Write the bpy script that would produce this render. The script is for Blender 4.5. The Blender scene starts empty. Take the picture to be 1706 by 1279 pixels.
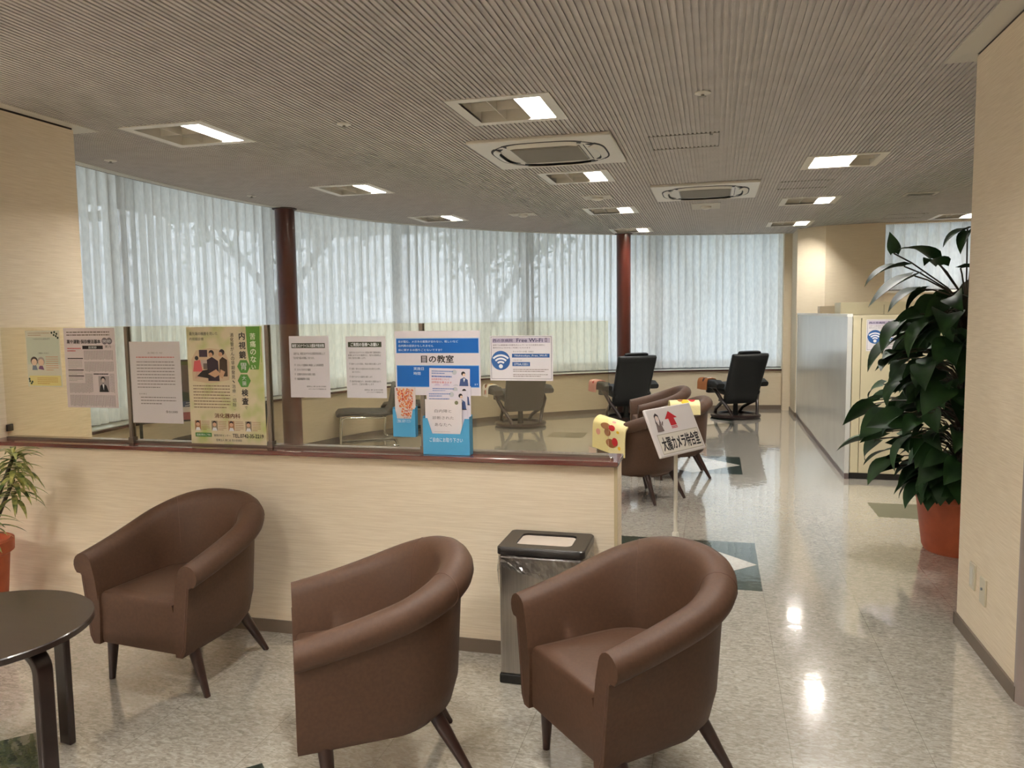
import bpy, bmesh, math, random
from mathutils import Vector, Matrix
from math import sin, cos, pi, radians, sqrt, atan2

SC = bpy.context.scene
COL = SC.collection
random.seed(7)

# ------------------------------------------------------------------ camera
F_PX = 1302.0
CAM_R = ((0.96815, 0.24998, -0.01389), (0.00870, -0.08904, -0.99599), (-0.25022, 0.96416, -0.08837))


def orthonormal(rows):
    z = Vector(rows[2]).normalized()
    x = Vector(rows[0]); x = (x - z * x.dot(z)).normalized()
    y = z.cross(x)
    return x, y, z


cx_, cy_, cz_ = orthonormal(CAM_R)
cam = bpy.data.cameras.new('camera')
cam.sensor_fit = 'HORIZONTAL'
cam.sensor_width = 36.0
cam.lens = F_PX / 1706.0 * 36.0
cam.clip_start = 0.05
camo = bpy.data.objects.new('camera', cam)
COL.objects.link(camo)
up = -cy_
bk = -cz_
camo.matrix_world = Matrix(((cx_.x, up.x, bk.x, 0.0), (cx_.y, up.y, bk.y, 0.0), (cx_.z, up.z, bk.z, 1.5), (0, 0, 0, 1)))
SC.camera = camo

# ------------------------------------------------------------------ light of the place
world = bpy.data.worlds.new('World')
SC.world = world
world.use_nodes = True
wbg = world.node_tree.nodes['Background']
wbg.inputs[0].default_value = (0.82, 0.91, 1.0, 1.0)
wbg.inputs[1].default_value = 2.35
LAMP_STRENGTH = 175.0
LAMP_COLOR = (1.0, 0.965, 0.91, 1.0)
vs = SC.view_settings
vs.view_transform = 'Standard'
vs.look = 'None'
vs.gamma = 1.0
vs.exposure = 0.5
vs.use_curve_mapping = False
try:
    SC.cycles.use_denoising = True
    SC.cycles.transparent_max_bounces = 24
    SC.cycles.max_bounces = 10
    SC.cycles.diffuse_bounces = 5
    SC.cycles.glossy_bounces = 4
    SC.cycles.sample_clamp_indirect = 6.0
except Exception:
    pass


# ------------------------------------------------------------------ materials
def srgb(r, g, b):
    def f(c):
        c = c / 255.0
        return c / 12.92 if c <= 0.04045 else ((c + 0.055) / 1.055) ** 2.4
    return (f(r), f(g), f(b), 1.0)


def N(nt, t, **kw):
    n = nt.nodes.new(t)
    for k, v in kw.items():
        setattr(n, k, v)
    return n


def pmat(name, col, rough=0.5, metal=0.0, spec=0.5, coat=0.0, sheen=0.0):
    m = bpy.data.materials.new(name)
    m.use_nodes = True
    b = m.node_tree.nodes['Principled BSDF']
    b.inputs['Base Color'].default_value = col
    b.inputs['Roughness'].default_value = rough
    b.inputs['Metallic'].default_value = metal
    b.inputs['Specular IOR Level'].default_value = spec
    b.inputs['Coat Weight'].default_value = coat
    if sheen:
        b.inputs['Sheen Weight'].default_value = sheen
    return m


def noise_mat(name, c1, c2, scale=(1, 1, 1), nscale=5.0, rough=0.5, bump=0.0, detail=4.0, metal=0.0, spec=0.5, coat=0.0,
              lo=0.35, hi=0.65, bump_scale=None, bump_nscale=None):
    m = pmat(name, c1, rough, metal, spec, coat)
    nt = m.node_tree
    b = nt.nodes['Principled BSDF']
    tc = N(nt, 'ShaderNodeTexCoord')
    mp = N(nt, 'ShaderNodeMapping')
    mp.inputs['Scale'].default_value = scale
    nz = N(nt, 'ShaderNodeTexNoise')
    nz.inputs['Scale'].default_value = nscale
    nz.inputs['Detail'].default_value = detail
    rp = N(nt, 'ShaderNodeValToRGB')
    rp.color_ramp.elements[0].position = lo
    rp.color_ramp.elements[1].position = hi
    rp.color_ramp.elements[0].color = c1
    rp.color_ramp.elements[1].color = c2
    nt.links.new(tc.outputs['Object'], mp.inputs[0])
    nt.links.new(mp.outputs[0], nz.inputs['Vector'])
    nt.links.new(nz.outputs['Fac'], rp.inputs[0])
    nt.links.new(rp.outputs[0], b.inputs['Base Color'])
    if bump:
        bp = N(nt, 'ShaderNodeBump')
        bp.inputs['Strength'].default_value = bump
        bp.inputs['Distance'].default_value = 0.002
        src = nz
        if bump_nscale:
            mp2 = N(nt, 'ShaderNodeMapping')
            mp2.inputs['Scale'].default_value = bump_scale or (1, 1, 1)
            src = N(nt, 'ShaderNodeTexNoise')
            src.inputs['Scale'].default_value = bump_nscale
            nt.links.new(tc.outputs['Object'], mp2.inputs[0])
            nt.links.new(mp2.outputs[0], src.inputs['Vector'])
        nt.links.new(src.outputs['Fac'], bp.inputs['Height'])
        nt.links.new(bp.outputs[0], b.inputs['Normal'])
    return m


M = {}
M['wallpaper'] = noise_mat('wallpaper', srgb(238, 223, 199), srgb(226, 209, 183), (3.2, 3.2, 100), 2.2, 0.75, 0.2, 6.0, spec=0.25)
M['wallpaper_plain'] = noise_mat('wallpaper_plain', srgb(222, 208, 182), srgb(216, 201, 175), (3.0, 3.0, 60), 2.5, 0.75, 0.1, 5.0, spec=0.25)
M['base'] = pmat('baseboard_vinyl', srgb(112, 98, 84), 0.5)
M['trim_and_gap_shade'] = pmat('trim_and_gap_shade', srgb(66, 52, 42), 0.6)
M['ceiling'] = noise_mat('ceiling_paint', srgb(190, 184, 178), srgb(182, 176, 170), (1, 1, 1), 8, 0.8, spec=0.2)
M['ceil_flat'] = pmat('ceiling_border', srgb(198, 193, 180), 0.7)
M['plastic_white'] = pmat('ivory_plastic', srgb(212, 206, 192), 0.4)
M['plastic_grey'] = pmat('grey_plastic', srgb(140, 134, 122), 0.5)
M['slot_dark'] = pmat('slot_dark', srgb(38, 36, 34), 0.6)
M['louver'] = pmat('louver_reflector', srgb(214, 208, 196), 0.35)
M['column'] = noise_mat('column_mahogany', srgb(84, 34, 24), srgb(64, 24, 18), (1, 1, 0.15), 6, 0.28, spec=0.5, coat=0.3)
M['cap'] = noise_mat('cap_mahogany', srgb(98, 40, 32), srgb(74, 28, 24), (0.25, 6, 6), 10, 0.22, coat=0.5)
M['sill_dark'] = pmat('sill_mahogany', srgb(70, 36, 30), 0.35)
M['sill_white'] = pmat('sill_white', srgb(225, 222, 212), 0.4)
M['alu'] = pmat('aluminium', srgb(150, 150, 150), 0.4, 0.7)
M['post'] = pmat('post_grey_metal', srgb(120, 112, 104), 0.4, 0.6)
M['leather'] = noise_mat('brown_leather', srgb(80, 57, 43), srgb(74, 52, 39), (1, 1, 1), 90, 0.54, 0.1, 3.0, spec=0.28)
M['leather_seam'] = pmat('leather_piping', srgb(82, 54, 42), 0.5)
M['leg'] = pmat('dark_wood_leg', srgb(48, 28, 22), 0.35)
M['table'] = noise_mat('espresso_wood', srgb(46, 35, 30), srgb(40, 30, 26), (1, 14, 14), 4, 0.32, coat=0.15)
M['table_leg'] = noise_mat('black_wood', srgb(40, 25, 22), srgb(30, 20, 18), (8, 8, 1), 4, 0.3, coat=0.2)
M['black_pl'] = pmat('black_plastic', srgb(34, 30, 28), 0.35)
M['black_matte'] = pmat('black_matte', srgb(20, 18, 17), 0.6)
M['steel'] = noise_mat('brushed_steel', srgb(186, 182, 178), srgb(172, 168, 164), (60, 60, 1), 4, 0.3, metal=1.0)
M['steel_in'] = pmat('bin_inner_flap', srgb(206, 194, 184), 0.35, 0.2)
M['chrome'] = pmat('chrome', srgb(210, 208, 204), 0.12, 1.0)
M['terracotta'] = noise_mat('terracotta', srgb(184, 92, 58), srgb(166, 80, 50), (1, 1, 1), 10, 0.55)
M['soil'] = noise_mat('soil', srgb(52, 38, 28), srgb(34, 26, 20), (1, 1, 1), 40, 0.95)
M['leaf'] = noise_mat('leaf_dark', srgb(36, 66, 30), srgb(22, 46, 22), (1, 1, 1), 7, 0.55, spec=0.22)
M['stem'] = pmat('leaf_stem', srgb(58, 48, 30), 0.6)
M['mosspole'] = noise_mat('moss_pole', srgb(52, 40, 28), srgb(34, 28, 20), (1, 1, 1), 40, 0.95, 0.5)
M['leaf_var'] = noise_mat('leaf_variegated', srgb(206, 204, 128), srgb(70, 98, 44), (1, 1, 1), 26, 0.45)
M['recl'] = pmat('recliner_black_leather', srgb(26, 27, 28), 0.5, spec=0.35)
M['recl_g'] = pmat('recliner_charcoal_leather', srgb(62, 58, 56), 0.5)
M['recl_wood'] = pmat('recliner_dark_wood', srgb(36, 21, 19), 0.3, coat=0.3)
M['cab_white'] = noise_mat('screen_white_gloss', srgb(206, 206, 200), srgb(200, 200, 194), (1, 1, 1), 3, 0.2, spec=0.6)
M['cab_beige'] = pmat('cabinet_beige', srgb(206, 196, 164), 0.4)
M['guard'] = pmat('corner_guard', srgb(150, 136, 130), 0.4)
M['outlet'] = pmat('outlet_plate', srgb(206, 196, 172), 0.35)
M['towel'] = noise_mat('towel_cream', srgb(244, 230, 176), srgb(234, 218, 160), (1, 1, 1), 160, 0.95, 0.4)
M['towel_edge'] = pmat('towel_edge', srgb(240, 226, 170), 0.95)
M['t_brown'] = pmat('towel_print_brown', srgb(150, 92, 50), 0.95)
M['t_red'] = pmat('towel_print_red', srgb(196, 44, 48), 0.95)
M['t_yel'] = pmat('towel_print_yellow', srgb(232, 186, 50), 0.95)
M['t_dark'] = pmat('towel_print_dark', srgb(64, 40, 28), 0.95)
M['t_pink'] = pmat('towel_print_pink', srgb(226, 160, 150), 0.95)
M['t_white'] = pmat('towel_white', srgb(238, 230, 218), 0.95)
M['cardboard'] = pmat('card_box', srgb(198, 182, 156), 0.7)
M['holder'] = pmat('holder_blue_card', srgb(72, 160, 206), 0.45)
M['paper'] = pmat('paper_white', srgb(226, 220, 218), 0.6)
M['sign_face'] = pmat('sign_face', srgb(224, 216, 214), 0.4)
M['bark'] = noise_mat('tree_bark', srgb(110, 104, 96), srgb(80, 76, 70), (1, 1, 0.3), 10, 0.9)
M['fol'] = noise_mat('tree_leaves', srgb(96, 128, 84), srgb(134, 160, 116), (1, 1, 1), 3, 0.8)
M['ground'] = noise_mat('outdoor_ground', srgb(214, 214, 208), srgb(196, 198, 190), (1, 1, 1), 2, 0.9)
M['bld'] = noise_mat('outdoor_building', srgb(150, 160, 172), srgb(132, 144, 158), (1, 1, 1), 1, 0.8)


def lamp_mat():
    m = bpy.data.materials.new('lamp_diffuser')
    m.use_nodes = True
    nt = m.node_tree
    nt.nodes.clear()
    e = N(nt, 'ShaderNodeEmission')
    e.inputs[0].default_value = LAMP_COLOR
    e.inputs[1].default_value = LAMP_STRENGTH
    o = N(nt, 'ShaderNodeOutputMaterial')
    nt.links.new(e.outputs[0], o.inputs[0])
    return m


M['lamp'] = lamp_mat()


def glass_mat(name, tint, ior=1.5):
    m = bpy.data.materials.new(name)
    m.use_nodes = True
    nt = m.node_tree
    nt.nodes.clear()
    tr = N(nt, 'ShaderNodeBsdfTransparent')
    tr.inputs[0].default_value = tint
    gl = N(nt, 'ShaderNodeBsdfGlossy')
    gl.inputs['Roughness'].default_value = 0.0
    fr = N(nt, 'ShaderNodeFresnel')
    ge = N(nt, 'ShaderNodeNewGeometry')
    mr = N(nt, 'ShaderNodeMapRange')      # the same reflectance on the way in and out of the sheet
    mr.inputs['To Min'].default_value = ior
    mr.inputs['To Max'].default_value = 1.0 / ior
    nt.links.new(ge.outputs['Backfacing'], mr.inputs['Value'])
    nt.links.new(mr.outputs[0], fr.inputs[0])
    mx = N(nt, 'ShaderNodeMixShader')
    o = N(nt, 'ShaderNodeOutputMaterial')
    nt.links.new(fr.outputs[0], mx.inputs[0])
    nt.links.new(tr.outputs[0], mx.inputs[1])
    nt.links.new(gl.outputs[0], mx.inputs[2])
    nt.links.new(mx.outputs[0], o.inputs[0])
    return m


M['glass'] = glass_mat('screen_glass', (0.965, 0.945, 0.855, 1))
M['pane'] = glass_mat('window_glass', (0.97, 0.98, 0.98, 1), 1.3)
M['bag'] = glass_mat('clear_plastic_bag', (0.88, 0.88, 0.88, 1), 2.6)
M['bag'].node_tree.nodes['Glossy BSDF'].inputs['Roughness'].default_value = 0.14


def curtain_mat(name, opac, tcol, dcol):
    m = bpy.data.materials.new(name)
    m.use_nodes = True
    nt = m.node_tree
    nt.nodes.clear()
    tr = N(nt, 'ShaderNodeBsdfTransparent')
    tl = N(nt, 'ShaderNodeBsdfTranslucent')
    tl.inputs[0].default_value = tcol
    df = N(nt, 'ShaderNodeBsdfDiffuse')
    df.inputs[0].default_value = dcol
    m1 = N(nt, 'ShaderNodeMixShader')
    m1.inputs[0].default_value = 0.30
    m2 = N(nt, 'ShaderNodeMixShader')
    tc = N(nt, 'ShaderNodeTexCoord')
    mp = N(nt, 'ShaderNodeMapping')
    mp.inputs['Scale'].default_value = (1, 1, 0.35)
    nz = N(nt, 'ShaderNodeTexNoise')
    nz.inputs['Scale'].default_value = 38
    mr = N(nt, 'ShaderNodeMapRange')
    mr.inputs['From Min'].default_value = 0.35
    mr.inputs['From Max'].default_value = 0.65
    mr.inputs['To Min'].default_value = opac - 0.05
    mr.inputs['To Max'].default_value = opac + 0.05
    o = N(nt, 'ShaderNodeOutputMaterial')
    nt.links.new(tc.outputs['Object'], mp.inputs[0])
    nt.links.new(mp.outputs[0], nz.inputs['Vector'])
    nt.links.new(nz.outputs['Fac'], mr.inputs['Value'])
    nt.links.new(mr.outputs[0], m2.inputs[0])
    nt.links.new(tl.outputs[0], m1.inputs[1])
    nt.links.new(df.outputs[0], m1.inputs[2])
    nt.links.new(tr.outputs[0], m2.inputs[1])
    nt.links.new(m1.outputs[0], m2.inputs[2])
    nt.links.new(m2.outputs[0], o.inputs[0])
    return m


M['curtain'] = curtain_mat('sheer_curtain', 0.91, (0.93, 0.93, 0.92, 1), (0.85, 0.84, 0.82, 1))


def floor_mat(name, cols, joints=True):
    m = pmat(name, cols[1], 0.14, spec=0.5, coat=1.0)
    m.node_tree.nodes['Principled BSDF'].inputs['Coat IOR'].default_value = 1.8
    m.node_tree.nodes['Principled BSDF'].inputs['Coat Roughness'].default_value = 0.025
    nt = m.node_tree
    b = nt.nodes['Principled BSDF']
    tc = N(nt, 'ShaderNodeTexCoord')
    # short fibrous flecks in the vinyl
    mp = N(nt, 'ShaderNodeMapping')
    mp.inputs['Rotation'].default_value = (0, 0, 0.5)
    mp.inputs['Scale'].default_value = (1, 2.3, 1)
    n1 = N(nt, 'ShaderNodeTexNoise')
    n1.inputs['Scale'].default_value = 32
    n1.inputs['Detail'].default_value = 6
    n1.inputs['Roughness'].default_value = 0.65
    n1.inputs['Distortion'].default_value = 1.2
    r1 = N(nt, 'ShaderNodeValToRGB')
    e = r1.color_ramp.elements
    e[0].position = 0.37; e[0].color = cols[0]
    e[1].position = 0.63; e[1].color = cols[2]
    k = e.new(0.5); k.color = cols[1]
    nt.links.new(tc.outputs['Object'], mp.inputs[0])
    nt.links.new(mp.outputs[0], n1.inputs['Vector'])
    nt.links.new(n1.outputs['Fac'], r1.inputs[0])
    last = r1.outputs[0]
    if joints:
        # 0.45 m tile joints
        br = N(nt, 'ShaderNodeTexBrick')
        br.offset = 0.0
        br.inputs['Scale'].default_value = 1.0
        br.inputs['Mortar Size'].default_value = 0.0012
        br.inputs['Mortar Smooth'].default_value = 0.0
        br.inputs['Brick Width'].default_value = 0.453
        br.inputs['Row Height'].default_value = 0.453
        br.inputs['Color1'].default_value = (1, 1, 1, 1)
        br.inputs['Color2'].default_value = (0.97, 0.97, 0.97, 1)
        br.inputs['Mortar'].default_value = (0.66, 0.64, 0.62, 1)
        mp3 = N(nt, 'ShaderNodeMapping')
        mp3.inputs['Location'].default_value = (-0.265 + 4.53, -4.29 + 9.06, 0)
        nt.links.new(tc.outputs['Object'], mp3.inputs[0])
        nt.links.new(mp3.outputs[0], br.inputs['Vector'])
        mx = N(nt, 'ShaderNodeMixRGB', blend_type='MULTIPLY')
        mx.inputs[0].default_value = 1.0
        nt.links.new(last, mx.inputs[1])
        nt.links.new(br.outputs['Color'], mx.inputs[2])
        last = mx.outputs[0]
    nt.links.new(last, b.inputs['Base Color'])
    n2 = N(nt, 'ShaderNodeTexNoise')
    n2.inputs['Scale'].default_value = 11.0
    n2.inputs['Detail'].default_value = 3
    bp = N(nt, 'ShaderNodeBump')
    bp.inputs['Strength'].default_value = 0.11
    bp.inputs['Distance'].default_value = 0.006
    nt.links.new(tc.outputs['Object'], n2.inputs['Vector'])
    nt.links.new(n2.outputs['Fac'], bp.inputs['Height'])
    nt.links.new(bp.outputs[0], b.inputs['Normal'])
    nt.links.new(bp.outputs[0], b.inputs['Coat Normal'])
    return m


M['floor'] = floor_mat('vinyl_tile', (srgb(146, 139, 127), srgb(168, 161, 149), srgb(188, 182, 170)))
M['floor_green'] = floor_mat('vinyl_tile_green', (srgb(34, 44, 38), srgb(50, 62, 54), srgb(72, 84, 74)), False)
M['floor_light'] = floor_mat('vinyl_tile_light', (srgb(196, 188, 176), srgb(210, 202, 190), srgb(222, 214, 204)), False)

_pm = {}


def ink(r, g, b):
    k = (r, g, b)
    if k not in _pm:
        _pm[k] = pmat('print_%02x%02x%02x' % k, srgb(*k), 0.6, spec=0.3)
    return _pm[k]


# ------------------------------------------------------------------ mesh building
class MB:
    def __init__(self):
        self.v, self.f, self.mi = [], [], []

    def add(self, verts, faces, mi=0, mat=None):
        o = len(self.v)
        for p in verts:
            p = Vector(p)
            if mat is not None:
                p = mat @ p
            self.v.append(p)
        for f in faces:
            self.f.append([i + o for i in f])
            self.mi.append(mi)
        return self

    def box(self, x0, y0, z0, x1, y1, z1, mi=0, mat=None):
        vs_ = [(x0, y0, z0), (x1, y0, z0), (x1, y1, z0), (x0, y1, z0), (x0, y0, z1), (x1, y0, z1), (x1, y1, z1), (x0, y1, z1)]
        return self.add(vs_, [(0, 3, 2, 1), (4, 5, 6, 7), (0, 1, 5, 4), (1, 2, 6, 5), (2, 3, 7, 6), (3, 0, 4, 7)], mi, mat)

    def prism(self, poly, z0, z1, mi=0, mat=None):
        n = len(poly)
        vs_ = [(p[0], p[1], z0) for p in poly] + [(p[0], p[1], z1) for p in poly]
        fs = [tuple(range(n - 1, -1, -1)), tuple(range(n, 2 * n))]
        fs += [(i, (i + 1) % n, n + (i + 1) % n, n + i) for i in range(n)]
        return self.add(vs_, fs, mi, mat)

    def loft(self, rings, closed_ring=True, caps=True, mi=0, mat=None, close_path=False):
        n = len(rings[0])
        vs_ = [p for r in rings for p in r]
        fs = []
        m = len(rings)
        for i in range(m if close_path else m - 1):
            a, b = i * n, ((i + 1) % m) * n
            for j in range(n if closed_ring else n - 1):
                k = (j + 1) % n
                fs.append((a + j, a + k, b + k, b + j))
        if caps and closed_ring and not close_path:
            fs.append(tuple(range(n - 1, -1, -1)))
            fs.append(tuple((m - 1) * n + j for j in range(n)))
        return self.add(vs_, fs, mi, mat)

    def tube(self, path, rad, n=8, mi=0, mat=None, caps=True):
        P = [Vector(p) for p in path]
        rs = rad if isinstance(rad, (list, tuple)) else [rad] * len(P)
        rings = []
        prev = None
        for i, p in enumerate(P):
            t = (P[min(i + 1, len(P) - 1)] - P[max(i - 1, 0)]).normalized()
            if prev is None:
                a = Vector((0, 0, 1)) if abs(t.z) < 0.9 else Vector((1, 0, 0))
                u = t.cross(a).normalized()
            else:
                u = (prev - t * prev.dot(t)).normalized()
            prev = u
            w = t.cross(u)
            rings.append([p + (u * cos(2 * pi * j / n) + w * sin(2 * pi * j / n)) * rs[i] for j in range(n)])
        return self.loft(rings, True, caps, mi, mat)

    def lathe(self, prof, n=32, c=(0, 0), mi=0, mat=None, caps=True):
        rings = [[(c[0] + r * cos(2 * pi * j / n), c[1] + r * sin(2 * pi * j / n), z) for j in range(n)] for r, z in prof]
        return self.loft(rings, True, caps, mi, mat)

    def build(self, name, mats, parent=None, loc=None, smooth=None, bevel=None, segs=2, rot=None):
        me = bpy.data.meshes.new(name)
        me.from_pydata([tuple(p) for p in self.v], [], self.f)
        if not isinstance(mats, (list, tuple)):
            mats = [mats]
        for m in mats:
            me.materials.append(m)
        if len(mats) > 1:
            me.polygons.foreach_set('material_index', self.mi)
        bm = bmesh.new()
        bm.from_mesh(me)
        bmesh.ops.recalc_face_normals(bm, faces=bm.faces)
        bm.to_mesh(me)
        bm.free()
        if smooth is not None:
            me.polygons.foreach_set('use_smooth', [True] * len(me.polygons))
            me.set_sharp_from_angle(angle=radians(smooth))
        o = bpy.data.objects.new(name, me)
        COL.objects.link(o)
        if loc is not None:
            o.location = loc
        if rot is not None:
            o.rotation_euler = rot
        if parent is not None:
            o.parent = parent
        if bevel:
            md = o.modifiers.new('bevel', 'BEVEL')
            md.width = bevel
            md.segments = segs
            md.limit_method = 'ANGLE'
            md.angle_limit = radians(40)
            if smooth is None:
                me.polygons.foreach_set('use_smooth', [True] * len(me.polygons))
                me.set_sharp_from_angle(angle=radians(45))
            md.harden_normals = False
        return o


def tag(o, label, cat, group=None, kind=None):
    o['label'] = label
    o['category'] = cat
    if group:
        o['group'] = group
    if kind:
        o['kind'] = kind
    return o


def thing(name, label, cat, loc=(0, 0, 0), rz=0.0, group=None, rot=None):
    o = bpy.data.objects.new(name, None)
    COL.objects.link(o)
    o.location = loc
    o.rotation_euler = rot if rot else (0, 0, rz)
    o.empty_display_size = 0.1
    return tag(o, label, cat, group)


def struct(mb, name, mats, **kw):
    o = mb.build(name, mats, **kw)
    o['kind'] = 'structure'
    o['label'] = STRUCT_LABEL.get(name, name.replace('_', ' '))
    o['category'] = STRUCT_CAT(name)
    return o


STRUCT_LABEL = {}


def STRUCT_CAT(n):
    return n.split('_')[0]


def copy_tree(o, parent=None):
    c = o.copy()
    COL.objects.link(c)
    if parent is not None:
        c.parent = parent
    for ch in list(o.children):
        copy_tree(ch, c)
    return c


def dup(root, loc, rz, label, group=None):
    r = copy_tree(root)
    r.location = loc
    r.rotation_euler = (0, 0, rz)
    r['label'] = label
    if group:
        r['group'] = group
    return r


# text outlines as mesh
_tc = {}


def text_geo(s):
    if s in _tc:
        return _tc[s]
    cu = bpy.data.curves.new('glyphs', 'FONT')
    cu.body = s
    cu.size = 1.0
    cu.resolution_u = 2
    ob = bpy.data.objects.new('glyphs', cu)
    COL.objects.link(ob)
    dg = bpy.context.evaluated_depsgraph_get()
    dg.update()
    me = bpy.data.meshes.new_from_object(ob.evaluated_get(dg))
    vs_ = [(v.co.x, v.co.y) for v in me.vertices]
    fs = [tuple(p.vertices) for p in me.polygons]
    bpy.data.objects.remove(ob)
    bpy.data.curves.remove(cu)
    bpy.data.meshes.remove(me)
    if vs_:
        x0 = min(v[0] for v in vs_); x1 = max(v[0] for v in vs_)
        y0 = min(v[1] for v in vs_); y1 = max(v[1] for v in vs_)
    else:
        x0 = x1 = y0 = y1 = 0
    _tc[s] = (vs_, fs, x0, x1, y0, y1)
    return _tc[s]


class Print:
    """A flat printed sheet; u right, v down, both 0..1 of the sheet; local x = u*w, z = -v*h, front is -y."""

    def __init__(self, w, h, paper, thick=0.0012):
        self.w, self.h = w, h
        self.mb = MB()
        self.mats = [paper]
        self.layer = 0
        self.mb.box(0, 0, -h, w, thick, 0, 0)

    def slot(self, m):
        if m not in self.mats:
            self.mats.append(m)
        return self.mats.index(m)

    def poly(self, pts, m, lay=1, bump=True):
        if bump:
            self.layer += 1
        y = -0.0003 * lay - 8e-6 * self.layer
        vs_ = [(u * self.w, y, -v * self.h) for u, v in pts]
        self.mb.add(vs_, [tuple(range(len(vs_)))], self.slot(m))

    def rect(self, u0, v0, u1, v1, m, lay=1, bump=True):
        self.poly([(u0, v0), (u0, v1), (u1, v1), (u1, v0)], m, lay, bump)

    def disc(self, u, v, r, m, lay=1, n=20, a0=0, a1=2 * pi):
        """r as a fraction of the width"""
        k = self.w / self.h
        self.poly([(u + r * cos(a0 + (a1 - a0) * i / n), v + r * k * sin(a0 + (a1 - a0) * i / n)) for i in range(n)], m, lay)

    def arc(self, u, v, r0, r1, a0, a1, m, lay=2, n=14):
        k = self.w / self.h
        y = -0.0003 * lay
        vs_, fs = [], []
        for i in range(n + 1):
            a = a0 + (a1 - a0) * i / n
            for r in (r0, r1):
                vs_.append(((u + r * cos(a)) * self.w, y, -(v + r * k * sin(a)) * self.h))
        for i in range(n):
            fs.append((2 * i, 2 * i + 1, 2 * i + 3, 2 * i + 2))
        self.mb.add(vs_, fs, self.slot(m))

    def text(self, s, u0, v0, u1, v1, m, lay=2, keep=False, align='l'):
        """fit the text's ink box into (u0,v0)-(u1,v1); keep keeps the letter shapes' aspect"""
        vs_, fs, x0, x1, y0, y1 = text_geo(s)
        if not vs_:
            return
        W = (u1 - u0) * self.w
        Hh = (v1 - v0) * self.h
        self.layer += 1
        sx = W / max(x1 - x0, 1e-6)
        sy = Hh / max(y1 - y0, 1e-6)
        ox = u0 * self.w
        if keep:
            k = min(sx, sy)
            if align == 'c':
                ox += (W - k * (x1 - x0)) / 2
            elif align == 'r':
                ox += W - k * (x1 - x0)
            sx = sy = k
        y = -0.0003 * lay - 8e-6 * self.layer
        self.mb.add([(ox + (a - x0) * sx, y, -v1 * self.h + (b - y0) * sy) for a, b in vs_], fs, self.slot(m))

    def btext(self, s, u0, v0, u1, v1, m, lay=3, k=0.010, **kw):
        for dx, dy in ((0, 0), (k * (v1 - v0) * self.h / self.w * 5, 0), (0, k * (v1 - v0) * 4)):
            self.text(s, u0 + dx, v0 + dy, u1 + dx, v1 + dy, m, lay, **kw)

    def vtext(self, s, uc, v0, v1, m, size=None, lay=2, bold=False):
        n = len(s)
        step = (v1 - v0) / n
        sz = size or step * 0.86
        hw = sz * self.h / self.w / 2
        for i, ch in enumerate(s):
            if ch == ' ':
                continue
            vm = v0 + step * (i + 0.5)
            if ch in '（）':
                ch2 = ch
                vs_, fs, x0, x1, y0, y1 = text_geo(ch2)
                k = sz * self.h * 0.5 / (y1 - y0)
                y = -0.0003 * lay
                # brackets turn a quarter in vertical writing
                sg = 1
                self.mb.add([(uc * self.w + sg * (b - (y0 + y1) / 2) * k, y, -vm * self.h - sg * (a - (x0 + x1) / 2) * k) for a, b in vs_], fs, self.slot(m))
                continue
            small = ch in '、。いっ'
            (self.btext if bold else self.text)(ch, uc - hw * (0.7 if small else 1), vm - sz / 2 * (0.7 if small else 1), uc + hw * (0.7 if small else 1), vm + sz / 2 * (0.7 if small else 1), m, lay, keep=True, align='c')

    def lines(self, u0, v0, u1, v1, n, m, fill=0.26, lay=2, seed=1, short=0.4):
        """rows of print too small to read, as broken strokes"""
        rnd = random.Random(seed)
        st = (v1 - v0) / n
        for i in range(n):
            va = v0 + st * (i + 0.3)
            vb = va + st * fill
            u = u0
            end = u1 if i < n - 1 else u0 + (u1 - u0) * (1 - short)
            while u < end - 0.004:
                L = rnd.uniform(0.03, 0.10) * (u1 - u0)
                self.rect(u, va, min(u + L, end), vb, m, lay, False)
                u += L + 0.012 * (u1 - u0)

    def columns(self, u0, v0, u1, v1, n, m, fill=0.4, lay=2, seed=1):
        rnd = random.Random(seed)
        st = (u1 - u0) / n
        for i in range(n):
            ua = u0 + st * (i + 0.3)
            v = v0
            end = v1 - rnd.random() * 0.1 * (v1 - v0)
            while v < end - 0.002:
                L = rnd.uniform(0.05, 0.16) * (v1 - v0)
                self.rect(ua, v, ua + st * fill, min(v + L, end), m, lay, False)
                v += L + 0.012 * (v1 - v0)

    def frame(self, u0, v0, u1, v1, t, m, lay=1):
        k = self.w / self.h
        self.rect(u0, v0, u1, v0 + t * k, m, lay)
        self.rect(u0, v1 - t * k, u1, v1, m, lay)
        self.rect(u0, v0, u0 + t, v1, m, lay)
        self.rect(u1 - t, v0, u1, v1, m, lay)

    def build(self, name, parent=None, loc=None, rot=None):
        return self.mb.build(name, self.mats, parent, loc=loc, rot=rot)


INK = ink(34, 30, 32)
GREY = ink(150, 142, 144)
SOFT = ink(120, 108, 100)
WHITE = ink(236, 238, 242)
RED = ink(196, 60, 62)
BLUE = ink(20, 96, 176)

# ------------------------------------------------------------------ the room shell
HC = 2.635                      # ceiling height
RC = (1.83, 5.73)               # centre of the bowed window wall


def rwall(a):                   # a in degrees round RC
    pts = [(80, 6.9), (125, 6.9), (150, 6.84), (165, 6.72), (180, 6.66), (200, 6.7)]
    if a <= pts[0][0]:
        return pts[0][1]
    for (a0, r0), (a1, r1) in zip(pts, pts[1:]):
        if a <= a1:
            t = (a - a0) / (a1 - a0)
            t = t * t * (3 - 2 * t)
            return r0 + (r1 - r0) * t
    return pts[-1][1]


def wp(a, dr=0.0, z=0.0):
    r = rwall(a) + dr
    return (RC[0] + r * cos(radians(a)), RC[1] + r * sin(radians(a)), z)


A0, A1 = 95.9, 196.5
ARC = [A0 + (A1 - A0) * i / 96 for i in range(97)]


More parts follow.
